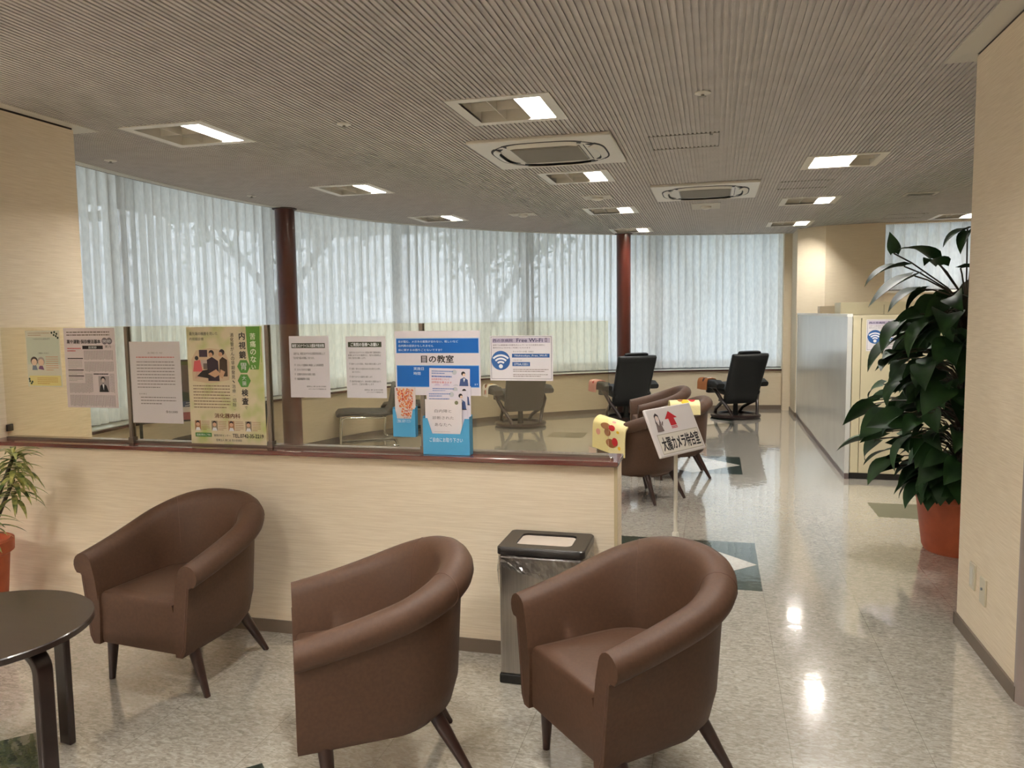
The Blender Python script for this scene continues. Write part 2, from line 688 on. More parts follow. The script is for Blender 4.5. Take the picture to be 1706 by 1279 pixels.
def arc_band(mb, sect, mi=0, angs=ARC, mat=None):
    """sweep a closed section [(dr,z)...] along the bowed wall"""
    mb.loft([[wp(a, dr, z) for dr, z in sect] for a in angs], True, True, mi)
    return mb


def ceil_y(x):
    """y where the ceiling's curved edge lies for this x"""
    best = None
    prev = None
    for a in [A0 - 3 + (A1 - A0 + 3) * i / 400 for i in range(401)]:
        p = wp(a, -0.31)
        if prev and (prev[0] - x) * (p[0] - x) <= 0 and prev[0] != p[0]:
            t = (x - prev[0]) / (p[0] - prev[0])
            y = prev[1] + (p[1] - prev[1]) * t
            best = y if best is None else max(best, y)
        prev = p
    return best


LAMPS = []
for gx, ys, cells in [(-5.2, (-2.4, -0.15, 2.08), (2,)), (-3.15, (-2.4, -0.15, 4.30, 6.56, 8.81), (2,)), (-1.12, (-2.4, -0.15, 2.10, 4.33, 6.59, 8.82, 11.0), (2,)),
                      (0.94, (-2.4, -0.15, 6.55, 8.77, 10.96), (2,)), (2.9, (6.5, 8.7, 10.85), (2,))]:
    for gy in ys:
        LAMPS.append((gx, gy, (0, 1) if (gx, gy) == (0.94, 6.55) or (gx == -1.12 and gy < 1) else ((0, 1, 2) if gx < -3 and gy < 2.5 else cells)))
ACS = [(-1.115, 5.475), (-0.095, 7.69)]
LAMPS.append((0.2, 2.58, (2,)))  # extra light off the grid, out of view, added to brighten the right wall
HOLES = [(x - 0.25, x + 0.25, y - 0.26, y + 0.26) for x, y, _ in LAMPS]

STRUCT_LABEL.update({
    'floor': 'mottled grey vinyl tile floor with dark green star inlays', 'ceiling': 'off-white ribbed ceiling with a bowed edge',
    'wall_window': 'low bowed beige wall under the curtained windows', 'wall_left': 'beige papered wall at the left edge',
    'wall_right': 'beige papered wall end at the right edge', 'wall_low': 'low beige papered partition wall behind the armchairs',
    'wall_back': 'beige wall behind the viewer', 'wall_far': 'angled beige wall beyond the cabinets',
    'wall_side': 'beige wall far to the right'})

# floor with inlays
mb = MB()
mb.add([(-7.5, -3.6, 0), (4.6, -3.6, 0), (4.6, 13.2, 0), (-7.5, 13.2, 0)], [(0, 1, 2, 3)], 0)


def inlay(poly, z, mi):
    mb.add([(x, y, z) for x, y in poly], [tuple(range(len(poly)))], mi)


def star(cx, cy, s=0.453):
    inlay([(cx - s, cy - s), (cx + s, cy - s), (cx + s, cy + s), (cx - s, cy + s)], 0.0006, 1)
    pts = [(cx + s * 0.985, cy), (cx, cy + s * 0.985), (cx - s * 0.985, cy), (cx, cy - s * 0.985)]
    inlay(pts, 0.0011, 2)


for sy in (1.62, 4.74, 7.86, 10.98):
    star(-0.19, sy)
for qx, qy in ((-1.76, 9.5), (1.39, 6.27), (1.39, 9.5)):
    inlay([(qx - 0.225, qy - 0.225), (qx + 0.225, qy - 0.225), (qx + 0.225, qy + 0.225), (qx - 0.225, qy + 0.225)], 0.0006, 1)
for qx, qy in ((-2.37, 2.0), (-1.47, 1.99)):
    inlay([(qx, qy + 0.235), (qx - 0.235, qy), (qx, qy - 0.235), (qx + 0.235, qy)], 0.0006, 1)
struct(mb, 'floor', [M['floor'], M['floor_green'], M['floor_light']])

# ribbed ceiling
mb = MB()
PITCH = 0.0275
x = -7.4
while x < 4.4:
    ye = ceil_y(min(x, 0.9)) if x < 1.12 else (11.62 if x < 1.6 else 11.6)
    if ye is None:
        ye = 3.95 if x < -4.5 else 5.0
    segs = [(-3.5, ye)]
    for hx0, hx1, hy0, hy1 in HOLES:
        if x + PITCH > hx0 and x < hx1:
            ns = []
            for a, b in segs:
                if hy1 <= a or hy0 >= b:
                    ns.append((a, b))
                else:
                    if hy0 > a:
                        ns.append((a, hy0))
                    if hy1 < b:
                        ns.append((hy1, b))
            segs = ns
    for a, b in segs:
        w = PITCH * 0.55
        d = 0.008
        vs_ = []
        for yy in (a, b):
            vs_ += [(x, yy, HC), (x + w, yy, HC), (x + w, yy, HC + d), (x + PITCH, yy, HC + d), (x + PITCH, yy, HC)]
        mb.add(vs_, [(0, 1, 6, 5), (1, 2, 7, 6), (2, 3, 8, 7), (3, 4, 9, 8)])
    x += PITCH
mb.box(-7.6, -3.6, 2.95, 4.6, 13.2, 3.0)  # unseen plate added above the ribs to block light leaks
struct(mb, 'ceiling', M['ceiling'])

# pale trim along the bowed ceiling edge, and the pocket above the curtains
mb = MB()
arc_band(mb, [(-0.36, HC - 0.004), (-0.27, HC - 0.004), (-0.27, HC + 0.20), (-0.28, HC + 0.20), (-0.28, HC + 0.012), (-0.36, HC + 0.012)])
struct(mb, 'trim_1', M['ceil_flat'], smooth=40)
STRUCT_LABEL['trim_1'] = 'pale edge strip'
mb = MB()
arc_band(mb, [(-0.262, HC - 0.002), (-0.250, HC - 0.002), (-0.250, HC + 0.03), (-0.262, HC + 0.03)])
struct(mb, 'trim_2', M['trim_and_gap_shade'], smooth=40)
mb = MB()
arc_band(mb, [(-0.28, HC + 0.2), (0.34, HC + 0.2), (0.34, HC + 0.22), (-0.28, HC + 0.22)])
struct(mb, 'trim_3', M['ceil_flat'])

# low bowed wall, sill, windows
ZS = 0.615
mb = MB()
arc_band(mb, [(0, 0), (0.30, 0), (0.30, ZS - 0.02), (0, ZS - 0.02)])
struct(mb, 'wall_window', M['wallpaper_plain'], smooth=40)
mb = MB()
arc_band(mb, [(-0.012, 0), (0.0, 0), (0.0, 0.06), (-0.012, 0.06)])
struct(mb, 'baseboard_window', M['base'], smooth=40)
mb = MB()
arc_band(mb, [(-0.03, ZS - 0.022), (0.02, ZS - 0.022), (0.02, ZS), (-0.03, ZS)])
struct(mb, 'trim_4', M['sill_dark'], smooth=40)
mb = MB()
arc_band(mb, [(0.0, ZS - 0.018), (0.30, ZS - 0.018), (0.30, ZS + 0.004), (0.0, ZS + 0.004)])
struct(mb, 'trim_5', M['sill_white'], smooth=40)
# window units, one per two curtain widths
NW = 6
for i in range(NW):
    a0 = A0 + (A1 - A0) * i / NW
    a1 = A0 + (A1 - A0) * (i + 1) / NW
    aa = [a0 + (a1 - a0) * k / 10 for k in range(11)]
    mb = MB()
    arc_band(mb, [(0.20, ZS), (0.26, ZS), (0.26, ZS + 0.05), (0.20, ZS + 0.05)], angs=aa)
    arc_band(mb, [(0.20, 2.72), (0.26, 2.72), (0.26, 2.84), (0.20, 2.84)], angs=aa)
    for am in (a0 + 0.2, a1 - 0.2):
        arc_band(mb, [(0.20, ZS), (0.26, ZS), (0.26, 2.8), (0.20, 2.8)], angs=[am - 0.2, am + 0.2])
    fr = struct(mb, 'window_%d' % (i + 1), M['alu'])
    fr['label'] = 'aluminium framed window behind the sheer curtain'
    mb = MB()
    mb.loft([[wp(a, 0.23, ZS + 0.04), wp(a, 0.23, 2.74), wp(a, 0.236, 2.74), wp(a, 0.236, ZS + 0.04)] for a in aa], True, True)
    mb.build('pane', M['pane'], fr)

# left wall with flat ceiling border and shadow gap
mb = MB()
mb.box(-7.5, 3.19, 0, -3.685, 3.944, HC - 0.014)
struct(mb, 'wall_left', M['wallpaper'])
mb = MB()
mb.box(-3.685, 3.1, HC - 0.003, -3.60, 4.06, HC + 0.012)
mb.box(-5.0, 3.944, HC - 0.003, -3.685, 4.06, HC + 0.012)
mb.box(-7.4, 3.1, HC - 0.003, -3.685, 3.19, HC + 0.012)
struct(mb, 'trim_6', M['ceil_flat'])
mb = MB()
mb.box(-7.4, 3.2, HC - 0.014, -3.69, 3.938, HC + 0.01)
struct(mb, 'trim_7', M['trim_and_gap_shade'])  # dark brown strip, colours in the shade of the gap under the ceiling
mb = MB()
mb.box(-3.685, 3.41, 0, -3.675, 3.944, 0.06)
mb.box(-7.4, 3.18, 0, -3.69, 3.19, 0.06)
mb.box(-4.9, 3.944, 0, -3.675, 3.954, 0.06)
struct(mb, 'baseboard_left', M['base'])

# right wall end
mb = MB()
mb.box(1.129, 3.26, 0, 1.2, 4.025, HC - 0.014)
mb.box(1.2, 3.212, 0, 2.7, 4.025, HC - 0.014)
struct(mb, 'wall_right', M['wallpaper'])
mb = MB()
mb.box(1.02, 3.1, HC - 0.003, 1.129, 4.14, HC + 0.012)
mb.box(1.129, 4.025, HC - 0.003, 2.7, 4.14, HC + 0.012)
mb.box(1.129, 3.1, HC - 0.003, 2.7, 3.205, HC + 0.012)
struct(mb, 'trim_8', M['ceil_flat'])
mb = MB()
mb.box(1.135, 3.265, HC - 0.014, 2.6, 4.02, HC + 0.01)
struct(mb, 'trim_9', M['trim_and_gap_shade'])  # shade of the right wall's top gap, put in as a dark strip
mb = MB()
mb.box(1.119, 3.25, 0, 1.129, 4.035, 0.06)
mb.box(1.119, 4.025, 0, 2.7, 4.035, 0.06)
struct(mb, 'baseboard_right', M['base'])
# rounded grey guard on the near corner
mb = MB()
rings = []
for z in (0, HC - 0.02):
    rings.append([(1.121 + 0.05 * (1 - cos(t)), 3.255 - 0.05 * sin(t), z) for t in [pi / 2 * k / 8 for k in range(9)]] + [(1.20, 3.205, z), (1.20, 3.262, z), (1.121, 3.262, z)])
mb.loft(rings)
struct(mb, 'trim_10', M['guard'], smooth=40)

# half-height partition with its mahogany cap
LX0, LX1, LY0, LY1 = -3.685, -0.39, 3.23, 3.395
mb = MB()
mb.box(LX0, LY0, 0, LX1, LY1, 0.862)
struct(mb, 'wall_low', M['wallpaper'])
mb = MB()
mb.box(LX0, 3.207, 0.862, -0.384, 3.42, 0.883)
struct(mb, 'trim_11', M['cap'], bevel=0.003)
mb = MB()
mb.box(LX0, LY0 - 0.008, 0, LX1 + 0.006, LY0, 0.06)
mb.box(LX1, LY0, 0, LX1 + 0.006, LY1, 0.06)
mb.box(LX0, LY1, 0, LX1 + 0.006, LY1 + 0.008, 0.06)
struct(mb, 'baseboard_low', M['base'])
# pale corner bead on the partition's end
mb = MB()
mb.box(LX1 - 0.012, LY0 - 0.002, 0.06, LX1 + 0.002, LY0 + 0.010, 0.862)
struct(mb, 'trim_12', pmat('corner_bead', srgb(190, 172, 136), 0.5))

# far wall beyond the cabinets: short return, angled face, flat face with the small window
mb = MB()
mb.prism([(1.11, 12.75), (1.11, 11.66), (1.44, 11.36), (2.16, 11.27), (2.16, 11.9), (1.6, 12.4)], 0, HC - 0.002)
mb.box(2.16, 11.30, 0, 4.6, 11.6, 1.74)
mb.box(2.16, 11.30, 2.615, 4.6, 11.36, 2.95)
mb.box(4.35, 11.3, 1.74, 4.6, 11.6, 2.615)
mb.box(1.9, 11.9, 0, 4.6, 12.0, 1.74)
struct(mb, 'wall_far', M['wallpaper_plain'])
mb = MB()
mb.box(2.165, 11.285, 1.715, 4.4, 11.6, 1.742)
struct(mb, 'trim_13', M['sill_white'])
mb = MB()
mb.box(2.16, 11.70, 1.74, 4.4, 11.74, 1.80)
mb.box(2.16, 11.70, 2.62, 4.4, 11.74, 2.70)
for xx in (2.16, 3.2, 4.34):
    mb.box(xx, 11.70, 1.74, xx + 0.05, 11.74, 2.68)
fr = struct(mb, 'window_7', M['alu'])
MB().box(2.18, 11.718, 1.78, 4.36, 11.724, 2.66).build('pane', M['pane'], fr)
mb = MB()
mb.prism([(1.098, 12.6), (1.098, 11.655), (1.435, 11.348), (2.17, 11.256), (2.17, 11.27), (1.44, 11.362), (1.11, 11.66), (1.11, 12.6)], 0, 0.06)
struct(mb, 'baseboard_far', M['base'])
mb = MB()
mb.box(1.0, 12.4, 0, 1.14, 12.75, 2.9)
struct(mb, 'trim_14', M['wallpaper_plain'])

# unseen sides of the room
mb = MB()
mb.box(-7.6, -3.6, 0, 4.6, -3.5, 2.95)
struct(mb, 'wall_back', M['wallpaper'])
mb = MB()
mb.box(4.4, -3.5, 0, 4.6, 12.0, 2.95)
struct(mb, 'wall_side', M['wallpaper'])
mb = MB()
mb.box(-7.6, -3.5, 0, -7.4, 3.19, 2.95)
struct(mb, 'wall_lobby', M['wallpaper'])

# mahogany columns
for i, (cx, cy, lab) in enumerate(((-4.355, 7.43, 'slim dark mahogany round column at the left, in front of the curtains'),
                                   (-1.275, 11.41, 'slim dark mahogany round column behind the middle recliner'))):
    t = thing('round_column', lab, 'column', (cx, cy, 0), group='mahogany columns along the window')
    mb = MB(); mb.lathe([(0.101, 0.0), (0.101, HC - 0.012)], 40)
    mb.build('shaft', M['column'], t, smooth=40)
    mb = MB(); mb.lathe([(0.101, HC - 0.012), (0.125, HC - 0.010), (0.125, HC - 0.001)], 40)
    mb.build('collar', M['trim_and_gap_shade'], t, smooth=40)

# ------------------------------------------------------------------ sheer curtains
CG = 'sheer curtains along the bowed window'
C_LABELS = ['white sheer curtain panel at the right end of the bowed window, beside the beige pillar',
            'white sheer curtain panel just right of the second column, behind the rightmost recliner',
            'white sheer curtain panel just left of the right mahogany column',
            'white sheer curtain panel midway between the two mahogany columns',
            'white sheer curtain panel just right of the left mahogany column',
            'white sheer curtain panel just left of the left mahogany column',
            'white sheer curtain panel at the left end, beside the papered wall']
C_EDGES = [A0 + 0.2, 107.0, 117.5, 131.5, 147.5, 163.0, 178.5, A1]


def curtain_mesh(mb, pf, length, z0, z1, seed, dr0=0.0, pitch=0.112, step=0.008, amp0=0.042, zref=None):
    """pf(s, off, z) -> point at arc length s, offset off towards the window"""
    rnd = random.Random(seed)
    n = int(length / step)
    ph = 0.0
    phs = []
    loc_p = pitch
    for i in range(n + 1):
        if i % 10 == 0:
            loc_p = pitch * rnd.uniform(0.8, 1.25)
        ph += 2 * pi * step / loc_p
        phs.append(ph)
    wob = [rnd.uniform(0, 6.28) for _ in range(6)]
    zz = [z0 + (z1 - z0) * k for k in (0, 0.05, 0.25, 0.5, 0.75, 0.93, 1)] if zref is None else [z0, z0 + 0.06, z1]
    zt = zref if zref is not None else z1
    rings = []
    for i in range(n + 1):
        s = length * i / n
        col_ = []
        for k, z in enumerate(zz):
            t = (z - z0) / (zt - z0)
            sharp = 0.75 + 0.25 * t
            amp = amp0 * (0.9 + 0.25 * sin(s * 2.1 + wob[0])) * (0.85 + 0.3 * (1 - t))
            p = phs[i] + 0.5 * (1 - t) * sin(s * 3.3 + wob[1])
            w = sin(p)
            w = math.copysign(abs(w) ** sharp, w)
            off = amp * w + 0.008 * sin(2.3 * p + wob[2]) * (1 - 0.5 * t) + 0.01 * (1 - t) * sin(1.7 * s + wob[3])
            ds = 0.046 * cos(p) * (0.55 + 0.45 * t)
            col_.append(pf(s + ds, off + dr0, z))
        rings.append(col_)
    mb.loft(rings, False, False)
    return mb


for i in range(7):
    a0, a1 = C_EDGES[i], C_EDGES[i + 1]
    rr = rwall((a0 + a1) / 2) + 0.09
    L = radians(a1 - a0) * rr + 0.005

    def pf(s, off, z, a0=a0, rr=rr):
        return wp(a0 + math.degrees(s / rr), 0.09 + off, z)
    t = thing('sheer_curtain', C_LABELS[i], 'curtain', wp((a0 + a1) / 2, 0.09, ZS), group=CG)
    ml = Matrix.Translation(-Vector(t.location))
    mb = MB()
    curtain_mesh(mb, lambda s, o, z: ml @ Vector(pf(s, o, z)), L, ZS + 0.035, 2.80, 20 + i)
    mb.build('cloth', M['curtain'], t, smooth=180)
    mb = MB()
    curtain_mesh(mb, lambda s, o, z: ml @ Vector(pf(s, o, z)), L, ZS + 0.035, ZS + 0.15, 20 + i, dr0=-0.006, zref=2.80)
    mb.build('hem', M['curtain'], t, smooth=180)

t = thing('sheer_curtain', 'short white sheer curtain over the small high window behind the tall plant', 'curtain', (3.2, 11.64, 1.76))
mb = MB()
curtain_mesh(mb, lambda s, o, z: (-1.03 + s, o, z - 1.76), 2.1, 1.765, 2.66, 50, pitch=0.14)
mb.build('cloth', M['curtain'], t, smooth=180)

# ------------------------------------------------------------------ ceiling fixtures
LROW = {-3.15: 'left', -1.12: 'middle', 0.94: 'right', 2.9: 'far right'}


def lamp_parts(cells):
    mb = MB()      # flange + housing walls
    o, i_, z = 0.285, 0.225, -0.004
    for (xa, ya, xb, yb) in ((-o, -o, o, -i_), (-o, i_, o, o), (-o, -i_, -i_, i_), (i_, -i_, o, i_)):
        mb.box(xa, ya, z, xb, yb, 0.010)
    fr = mb
    hs = MB()
    h = 0.15
    for (xa, ya, xb, yb) in ((-i_ - .004, -i_ - .004, i_ + .004, -i_), (-i_ - .004, i_, i_ + .004, i_ + .004), (-i_ - .004, -i_, -i_, i_), (i_, -i_, i_ + .004, i_)):
        hs.box(xa, ya, 0.0, xb, yb, h)
    hs.box(-i_ - .004, -i_ - .004, h, i_ + .004, i_ + .004, h + 0.004)
    lv = MB()
    for k in (1, 2):
        xx = -i_ + 2 * i_ * k / 3
        lv.box(xx - 0.002, -i_, 0.006, xx + 0.002, i_, 0.15)
    for k in (1,):
        yy = 0.02
        lv.box(-i_, yy - 0.002, 0.010, i_, yy + 0.002, 0.06)
    lit = MB()
    for c in cells:
        xa = -i_ + 2 * i_ * c / 3 + 0.004
        xb = -i_ + 2 * i_ * (c + 1) / 3 - 0.004
        lit.box(xa, -i_ + 0.004, 0.122, xb, i_ - 0.004, 0.128)
    return fr, hs, lv, lit


LAMP_LABEL = {
    (-3.15, 4.30): 'square recessed ceiling light nearest the left papered wall', (-3.15, 6.56): 'square recessed ceiling light left of centre, second from the left wall',
    (-3.15, 8.81): 'square recessed ceiling light above the curtain between the columns', (-1.12, 4.33): 'large near square recessed ceiling light in front of the big air conditioner',
    (-1.12, 6.59): 'square recessed ceiling light just behind the nearer air conditioner', (-1.12, 8.82): 'square recessed ceiling light third along the middle row, left of the farther air conditioner',
    (-1.12, 11.0): 'small far ceiling light beside the top of the right column', (0.94, 6.55): 'ceiling light with two lit cells, nearest on the right',
    (0.94, 8.77): 'recessed ceiling light second along the right row, toward the beige pillar', (0.94, 10.96): 'far ceiling light right above the beige pillar corner',
    (2.9, 10.85): 'ceiling light in front of the small high window, cut by the right wall', }
protos = {}
for gx, gy, cells in LAMPS:
    inview = (gx, gy) in LAMP_LABEL
    lab = LAMP_LABEL.get((gx, gy), 'square recessed ceiling light outside the view')
    if cells not in protos:
        t = thing('ceiling_light', lab, 'ceiling light', (gx, gy, HC), group='square recessed ceiling lights')
        a, b, c, d = lamp_parts(cells)
        a.build('frame', M['plastic_white'], t)
        b.build('housing', M['louver'], t)
        c.build('louver', M['louver'], t)
        e = d.build('diffuser', M['lamp'], t)
        e['label'] = 'glowing white lamp cell'
        protos[cells] = t
    else:
        dup(protos[cells], (gx, gy, HC), 0, lab)


def ac_unit(loc, lab):
    t = thing('ceiling_air_conditioner', lab, 'air conditioner', loc, group='ceiling cassette air conditioners')
    s = 0.475
    mb = MB()
    mb.box(-s, -s, -0.022, s, s, 0.004)
    mb.build('panel', M['plastic_white'], t, bevel=0.008)
    mb = MB()   # dark outlet slots around the grille
    for k in range(4):
        R_ = Matrix.Rotation(k * pi / 2, 4, 'Z')
        n = 12
        pts = [(-0.27 + 0.54 * i / n, 0.395 - 0.05 * (2 * i / n - 1) ** 4) for i in range(n + 1)]
        low = [(p[0] * 0.94, p[1] - 0.065) for p in pts][::-1]
        mb.prism(pts + low, -0.0245, -0.021, 0, R_)
    mb.build('outlet', M['slot_dark'], t)
    for k in range(4):
        R_ = Matrix.Rotation(k * pi / 2, 4, 'Z')
        mb = MB()
        rings = []
        for i in range(13):
            xx = -0.235 + 0.47 * i / 12
            yy = 0.385 - 0.045 * (2 * i / 12 - 1) ** 4
            rings.append([R_ @ Vector((xx, yy, -0.026)), R_ @ Vector((xx, yy - 0.042, -0.042)), R_ @ Vector((xx, yy - 0.046, -0.038)), R_ @ Vector((xx, yy - 0.004, -0.022))])
        mb.loft(rings)
        mb.build('flap', M['plastic_white'], t, smooth=50)
    # thin dark outline joining the slots round the corners
    for k in range(4):
        mb = MB()
        a0 = k * pi / 2 + 0.62
        a1 = k * pi / 2 + pi / 2 - 0.62
        pth = [(0.425 * cos(a) * (1.0), 0.425 * sin(a), -0.0225) for a in [a0 + (a1 - a0) * i / 8 for i in range(9)]]
        mb.tube(pth, 0.004, 5)
        mb.build('outline_groove', M['slot_dark'], t)
    mb = MB()
    g = 0.235
    mb.box(-g, -g, -0.028, g, g, -0.021)
    for i in range(26):
        yy = -g + 0.012 + (2 * g - 0.024) * i / 25
        mb.box(-g + 0.01, yy - 0.004, -0.033, g - 0.01, yy + 0.004, -0.028)
    mb.build('intake_grille', M['plastic_grey'], t)
    mb = MB()
    mb.box(0.262, -0.24, -0.0255, 0.266, 0.24, -0.021)
    mb.build('seam', M['slot_dark'], t)
    return t


ac0 = ac_unit((ACS[0][0], ACS[0][1], HC), 'nearer and larger ivory ceiling cassette air conditioner with a square grille')
dup(ac0, (ACS[1][0], ACS[1][1], HC), 0, 'farther ivory ceiling cassette air conditioner, right of the first one')


def sprinkler(x, y, lab):
    t = thing('sprinkler_head', lab, 'sprinkler', (x, y, HC), group='sprinkler heads in the ceiling')
    mb = MB(); mb.lathe([(0.042, 0.002), (0.042, -0.004), (0.030, -0.008), (0.010, -0.009)], 20)
    mb.build('escutcheon', M['plastic_white'], t, smooth=40)
    mb = MB(); mb.lathe([(0.008, -0.008), (0.008, -0.018), (0.018, -0.019), (0.018, -0.021)], 12)
    mb.build('deflector', M['plastic_grey'], t, smooth=40)
    return t


s0 = sprinkler(-0.07, 4.30, 'small sprinkler head right of the near air conditioner, on its own in the ribs')
for x, y, lab in ((-2.13, 4.34, 'small sprinkler head between the two nearest ceiling lights'), (-4.18, 4.80, 'small sprinkler head by the top of the left wall'),
                  (-4.18, 6.56, 'small sprinkler head near the left mahogany column top')):
    dup(s0, (x, y, HC), 0, lab)


def vent(x, y, w, d, lab, slats=3, name='ceiling_vent', cat='ceiling vent', round_=False):
    t = thing(name, lab, cat, (x, y, HC))
    mb = MB()
    mb.box(-w / 2, -d / 2, -0.006, w / 2, d / 2, 0.002)
    mb.build('plate', M['ceil_flat'], t, bevel=0.002)
    if round_:
        mb = MB(); mb.lathe([(0.055, -0.006), (0.055, -0.02), (0.035, -0.034), (0.01, -0.036)], 24)
        mb.build('sensor_dome', M['plastic_white'], t, smooth=40)
    elif slats:
        mb = MB()
        for i in range(slats):
            yy = -d / 2 + d * (i + 1) / (slats + 1)
            mb.box(-w * 0.4, yy - 0.006, -0.009, w * 0.4, yy + 0.006, -0.005)
        mb.build('slat', M['slot_dark'], t)
    return t


vent(-1.12, 7.76, 0.28, 0.26, 'small square ceiling detector between middle row lights', round_=True, name='smoke_detector', cat='smoke detector')
vent(-2.12, 8.78, 0.30, 0.22, 'small plain ceiling plate above the middle curtains', round_=True, name='smoke_detector', cat='smoke detector')
vent(-0.10, 8.8, 0.30, 0.45, 'small ceiling plate just behind the farther air conditioner', round_=True, name='smoke_detector', cat='smoke detector')
vent(1.96, 8.64, 0.30, 0.2, 'low speaker plate in the ceiling right of the right light row', round_=False, name='ceiling_speaker', cat='speaker')


def hatch(x, y, w, d, lab):
    mb = MB()
    e = 0.006
    for (xa, ya, xb, yb) in ((-w / 2, -d / 2, w / 2, -d / 2 + e), (-w / 2, d / 2 - e, w / 2, d / 2), (-w / 2, -d / 2, -w / 2 + e, d / 2), (w / 2 - e, -d / 2, w / 2, d / 2)):
        mb.box(xa, ya, -0.0025, xb, yb, 0.006)
    mb.box(w / 2 - 0.06, -d / 2 + 0.03, -0.004, w / 2 - 0.04, -d / 2 + 0.06, 0.003)
    o = mb.build('access_hatch', M['plastic_grey'], loc=(x, y, HC))
    return tag(o, lab, 'ceiling hatch', 'ceiling access hatches')


hatch(-0.205, 5.47, 0.45, 0.43, 'square ceiling access hatch outline right of the nearer air conditioner')
hatch(0.78, 7.65, 0.45, 0.44, 'square ceiling access hatch outline right of the farther air conditioner')
hatch(2.24, 10.62, 0.45, 0.44, 'square ceiling access hatch outline above the small high window')

# ------------------------------------------------------------------ glass screen on the partition
t = thing('glass_screen', 'clear frameless glass screen standing on the low partition cap', 'glass screen', (0, 3.30, 0.883))
PX = [-3.62, -2.835, -2.05, -1.272, -0.43]
for i in range(4):
    mb = MB()
    mb.box(PX[i] + 0.004, -0.004, 0.012, PX[i + 1] - 0.004, 0.004, 0.586)
    mb.build('glass_panel', M['glass'], t)
for px in PX[1:4]:
    mb = MB()
    mb.box(px - 0.0085, -0.014, 0.0, px + 0.0085, -0.005, 0.584)
    mb.box(px - 0.0085, 0.005, 0.0, px + 0.0085, 0.014, 0.584)
    mb.box(px - 0.013, -0.018, 0.0, px + 0.013, 0.018, 0.03)
    mb.build('post', M['post'], t)
mb = MB()
mb.box(PX[0], -0.007, 0.0, PX[-1], 0.007, 0.012)
mb.build('bottom_channel', M['post'], t)
mb = MB(); mb.lathe([(0.009, 0), (0.009, 0.008), (0.004, 0.011)], 14, c=(PX[-1] + 0.012, -0.03))
mb.build('fixing_stud', M['chrome'], t, smooth=40)

# ------------------------------------------------------------------ posters on the glass
YP = 3.2905


def place(pr, name, x0, z1, lab, cat, grp=None, y=YP, rot=None):
    o = pr.build(name, None, (x0, y, z1), rot or (0, 0, 0))
    return tag(o, lab, cat, grp)


# 1 small illustrated leaflet
p = Print(0.215, 0.29, ink(222, 220, 204))
p.rect(0.03, 0.12, 0.97, 0.6, ink(206, 214, 198))
p.rect(0.05, 0.8, 0.97, 0.98, ink(232, 220, 150))
p.lines(0.08, 0.03, 0.72, 0.10, 2, ink(170, 130, 90), seed=3)
p.text('一人ひとりに合わせて', 0.22, 0.13, 0.72, 0.165, INK, lay=3)
p.text('ご相談ください', 0.34, 0.385, 0.66, 0.415, INK, lay=3)
for hx, hy, hc, sk in ((0.22, 0.54, ink(70, 62, 60), ink(232, 206, 184)), (0.42, 0.545, ink(176, 166, 158), ink(232, 206, 184))):
    p.disc(hx, hy, 0.105, hc, 2)
    p.disc(hx, hy + 0.02, 0.08, sk, 3)
p.poly([(0.15, 0.7), (0.17, 0.615), (0.27, 0.615), (0.31, 0.7)], ink(120, 132, 150), 2)
p.poly([(0.33, 0.68), (0.37, 0.625), (0.46, 0.625), (0.5, 0.7)], ink(124, 84, 120), 2)
p.lines(0.56, 0.45, 0.92, 0.72, 7, ink(206, 140, 100), seed=5)
p.lines(0.28, 0.83, 0.88, 0.96, 4, ink(190, 130, 60), seed=6, lay=3)
for (a, b) in ((0.78, 0.04), (0.86, 0.03), (0.92, 0.06), (0.9, 0.10), (0.84, 0.08), (0.95, 0.13), (0.06, 0.9), (0.1, 0.94), (0.13, 0.91), (0.05, 0.86)):
    p.disc(a, b, 0.028, ink(40, 62, 44), 3, 8)
place(p, 'illustrated_leaflet', -3.452, 1.452, 'small pale leaflet with two drawn people, leftmost sheet on the glass', 'leaflet')

# 2 newspaper page
p = Print(0.31, 0.405, ink(228, 217, 220))
p.lines(0.06, 0.035, 0.9, 0.105, 2, SOFT, 0.4, seed=11, short=0)
p.btext('薬や運動 保存療法基本', 0.06, 0.145, 0.72, 0.195, INK, lay=3)
p.disc(0.80, 0.165, 0.055, ink(120, 110, 118), 2); p.disc(0.89, 0.165, 0.055, ink(120, 110, 118), 2)
p.text('関節', 0.765, 0.148, 0.925, 0.184, WHITE, 3)
p.text('実力', 0.80, 0.215, 0.92, 0.25, INK, 3)
p.rect(0.36, 0.22, 0.76, 0.265, INK); p.text('股関節', 0.48, 0.228, 0.64, 0.258, WHITE, 3)
p.columns(0.38, 0.28, 0.95, 0.40, 22, GREY, seed=1)
p.columns(0.38, 0.42, 0.95, 0.55, 22, GREY, seed=2)
p.columns(0.06, 0.69, 0.38, 0.82, 13, GREY, seed=3)
p.columns(0.38, 0.57, 0.53, 0.82, 6, GREY, seed=4)
p.columns(0.06, 0.84, 0.95, 0.985, 32, GREY, seed=5)
p.columns(0.86, 0.57, 0.95, 0.82, 4, GREY, seed=6)
p.lines(0.06, 0.24, 0.33, 0.30, 2, RED, 0.4, seed=8)
for v in (0.375, 0.52, 0.595):
    p.rect(0.055, v, 0.36, v + 0.012, INK)
p.lines(0.06, 0.40, 0.34, 0.51, 7, GREY, seed=9)
p.lines(0.06, 0.54, 0.34, 0.59, 3, GREY, seed=10)
p.lines(0.06, 0.615, 0.34, 0.67, 3, GREY, seed=12)
p.lines(0.55, 0.56, 0.84, 0.585, 1, INK, 0.6, seed=13, short=0)
p.rect(0.64, 0.60, 0.85, 0.80, ink(176, 164, 166), 2)
